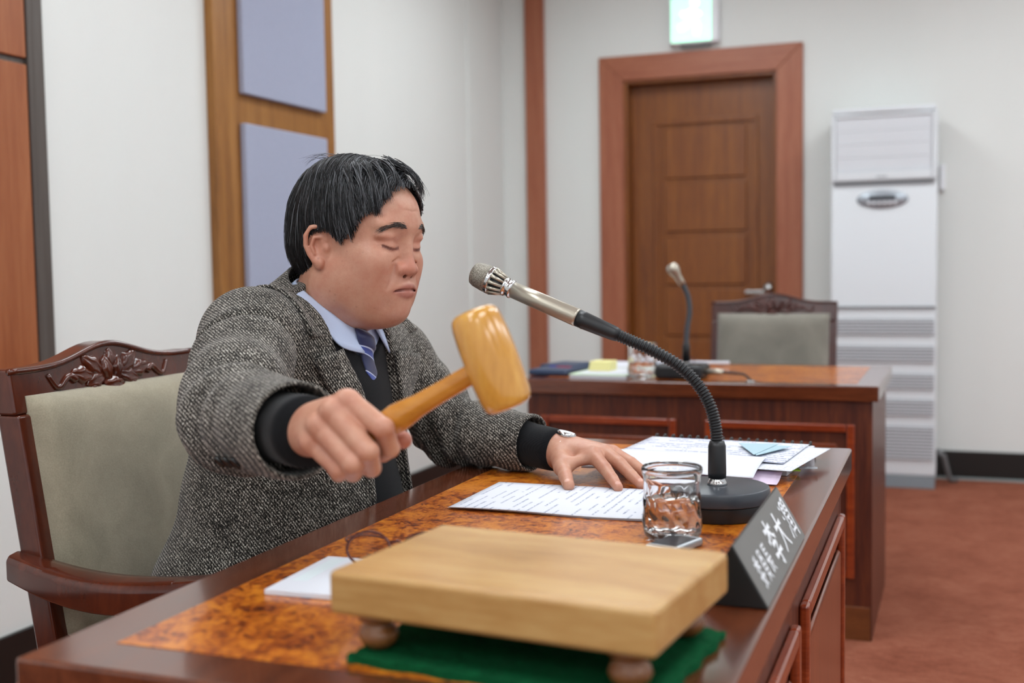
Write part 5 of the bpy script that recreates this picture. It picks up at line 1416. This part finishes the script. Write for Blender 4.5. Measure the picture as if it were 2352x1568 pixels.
# ---- note pad and spectacles at the near end
t = thing('note_pad', 'white note pad at the near end of the desk under the spectacles', 'note pad', (-0.61, 1.145, ZD))
slab(-0.612, 1.146, 0.166, 0.150, ZD, ZD+0.0060, radians(2)).build('pages', 'paper_white', t, bevel=0.0008)
slab(-0.676, 1.160, 0.018, 0.100, ZD+0.0058, ZD+0.0062, radians(2)).build('printed_strip', 'paper_strip', t)
def spectacles(label, c, ang, z):
    t = thing('spectacles', label, 'spectacles', (c[0], c[1], z), ang, 'spectacles')
    xf = Matrix.Translation((c[0], c[1], z)) @ Matrix.Rotation(ang, 4, 'Z')
    for s in (-1, 1):
        ring = [(s*0.033+0.0245*cos(a)*(1+0.06*cos(2*a)), 0.006*sin(a), 0.0205+0.0190*sin(a)) for a in [2*pi*i/40 for i in range(40)]]
        fr = G(xf).tube(ring, 0.0016, 8, closed=True).build('rim', 'spectacle_brown', t, smooth=True)
        n = 40; g = G(xf); pts = [(s*0.033+0.0240*cos(2*pi*i/n), 0.006*sin(2*pi*i/n), 0.0205+0.0186*sin(2*pi*i/n)) for i in range(n)]
        g.add([(p[0], p[1]-0.0004, p[2]) for p in pts]+[(p[0], p[1]+0.0004, p[2]) for p in pts], [tuple(range(n)), tuple(range(2*n-1, n-1, -1))]+[(i, n+i, n+(i+1) % n, (i+1) % n) for i in range(n)])
        g.build('lens', 'lens', fr)
        te = dense([(s*0.059, 0.002, 0.028), (s*0.062, 0.012, 0.030), (s*0.058, 0.060, 0.022), (s*0.052, 0.105, 0.010), (s*0.050, 0.130, 0.002)], 24)
        G(xf).tube([tuple(p) for p in te], 0.0014, 8).build('temple', 'spectacle_brown', t, smooth=True)
    G(xf).tube([(-0.0095, 0.003, 0.026), (0, 0.004, 0.030), (0.0095, 0.003, 0.026)], 0.0015, 8).build('bridge', 'spectacle_brown', t, smooth=True)
spectacles('brown rimmed spectacles lying half hidden behind the sounding block', (-0.592, 1.190), radians(12), ZD+0.0078)

# ---- watch on the left wrist
wd = np.array(LHW)-np.array(LW); wd = wd/np.linalg.norm(wd); wc = np.array(LHW)+wd*0.006
t = thing('wristwatch', 'steel wristwatch on the left wrist between cuff and hand', 'watch', tuple(wc))
side = np.cross(wd, (0, 0, 1)); side /= np.linalg.norm(side); upv = np.cross(side, wd)
for k in range(22):
    a = 2*pi*k/22; a2 = a+2*pi/22*0.43; ci = []
    if abs((a-radians(100)+pi) % (2*pi)-pi) < radians(26): continue
    cpt = wc+side*cos(a)*0.0300+upv*sin(a)*0.0272; tn = -side*sin(a)*0.0300+upv*cos(a)*0.0272; tn /= np.linalg.norm(tn); nm = np.cross(tn, wd)
    m = Matrix(((tn[0], wd[0], nm[0], cpt[0]), (tn[1], wd[1], nm[1], cpt[1]), (tn[2], wd[2], nm[2], cpt[2]), (0, 0, 0, 1)))
    G(m).box(-0.0038, 0.0038, -0.0085, 0.0085, -0.0014, 0.0014).build('link', 'chrome', t, bevel=0.0007, seg=1)
a = radians(100); nv = side*cos(a)+upv*sin(a); cpt = wc+side*cos(a)*0.0295+upv*sin(a)*0.0268
g = G(); g.lathe([(0.0, 0), (0.0165, 0.0), (0.0172, 0.002), (0.0165, 0.006), (0.0150, 0.0075), (0.0, 0.0075)], tuple(cpt), 36, tuple(nv)); g.build('case', 'chrome', t, smooth=True)
g = G(); g.lathe([(0.0, 0), (0.0138, 0.0), (0.0138, 0.0004), (0.0, 0.0004)], tuple(cpt+nv*0.0075), 32, tuple(nv)); g.build('dial', 'letter_white', t)

# ---- things on the smaller desk
t = thing('ink_tray', 'navy blue tray with red and violet top on the smaller desk', 'tray', (-1.185, 3.62, ZD))
slab(-1.185, 3.610, 0.135, 0.200, ZD, ZD+0.020, radians(-6)).build('tray_body', 'tray_blue', t, bevel=0.008, seg=3)
slab(-1.185, 3.700, 0.130, 0.150, ZD+0.004, ZD+0.026, radians(-14)).build('lid', 'tray_blue', t, bevel=0.006)
slab(-1.165, 3.640, 0.050, 0.080, ZD+0.0195, ZD+0.0225, radians(-10)).build('red_patch', 'tray_red', t, bevel=0.001)
slab(-1.205, 3.655, 0.030, 0.070, ZD+0.0195, ZD+0.0222, radians(-10)).build('violet_patch', 'tray_violet', t, bevel=0.001)
t = thing('jotter', 'white jotter with pale green edge on the smaller desk', 'note pad', (-1.01, 3.57, ZD))
slab(-1.005, 3.580, 0.185, 0.240, ZD, ZD+0.010, radians(-4)).build('pages', 'paper_white', t, bevel=0.001)
slab(-1.005, 3.580, 0.187, 0.242, ZD+0.0098, ZD+0.0120, radians(-4)).build('cover', 'pale_green', t)
slab(-1.000, 3.575, 0.160, 0.200, ZD+0.0119, ZD+0.0135, radians(-4)).build('top_page', 'paper_white', t)
t = thing('sticky_notes', 'block of yellow sticky notes on the white jotter', 'sticky notes', (-1.035, 3.60, ZD+0.014))
for k in range(3): slab(-1.035+0.001*k, 3.600+0.001*k, 0.070, 0.072, ZD+0.0137+0.010*k, ZD+0.0236+0.010*k, radians(-4+1.5*k)).build('pad', 'yellow_pad', t, bevel=0.001)
t = thing('loose_papers', 'spread of white papers at the back of the smaller desk', 'paper', (-1.05, 3.95, ZD))
for k, (cx, cy, a) in enumerate(((-1.100, 3.960, -4), (-0.960, 3.950, 3), (-0.880, 3.920, -7))):
    slab(cx, cy, 0.210, 0.250, ZD+0.0003+0.0012*k, ZD+0.0013+0.0012*k, radians(a)).build('sheet', 'paper_white', t)
g = G(); g.lathe([(0.0, 0), (0.006, 0), (0.006, 0.30), (0.0, 0.30)], (-0.99, 3.955, ZD+0.0105), 16, (1, 0.05, 0)); tag(g.build('rolled_paper', 'paper_white', smooth=True), 'thin rolled white paper lying behind the microphone on the smaller desk', 'paper')
spectacles('dark spectacles lying open beside the blurred patterned glass', (-0.845, 3.860), radians(165), ZD+0.0058)
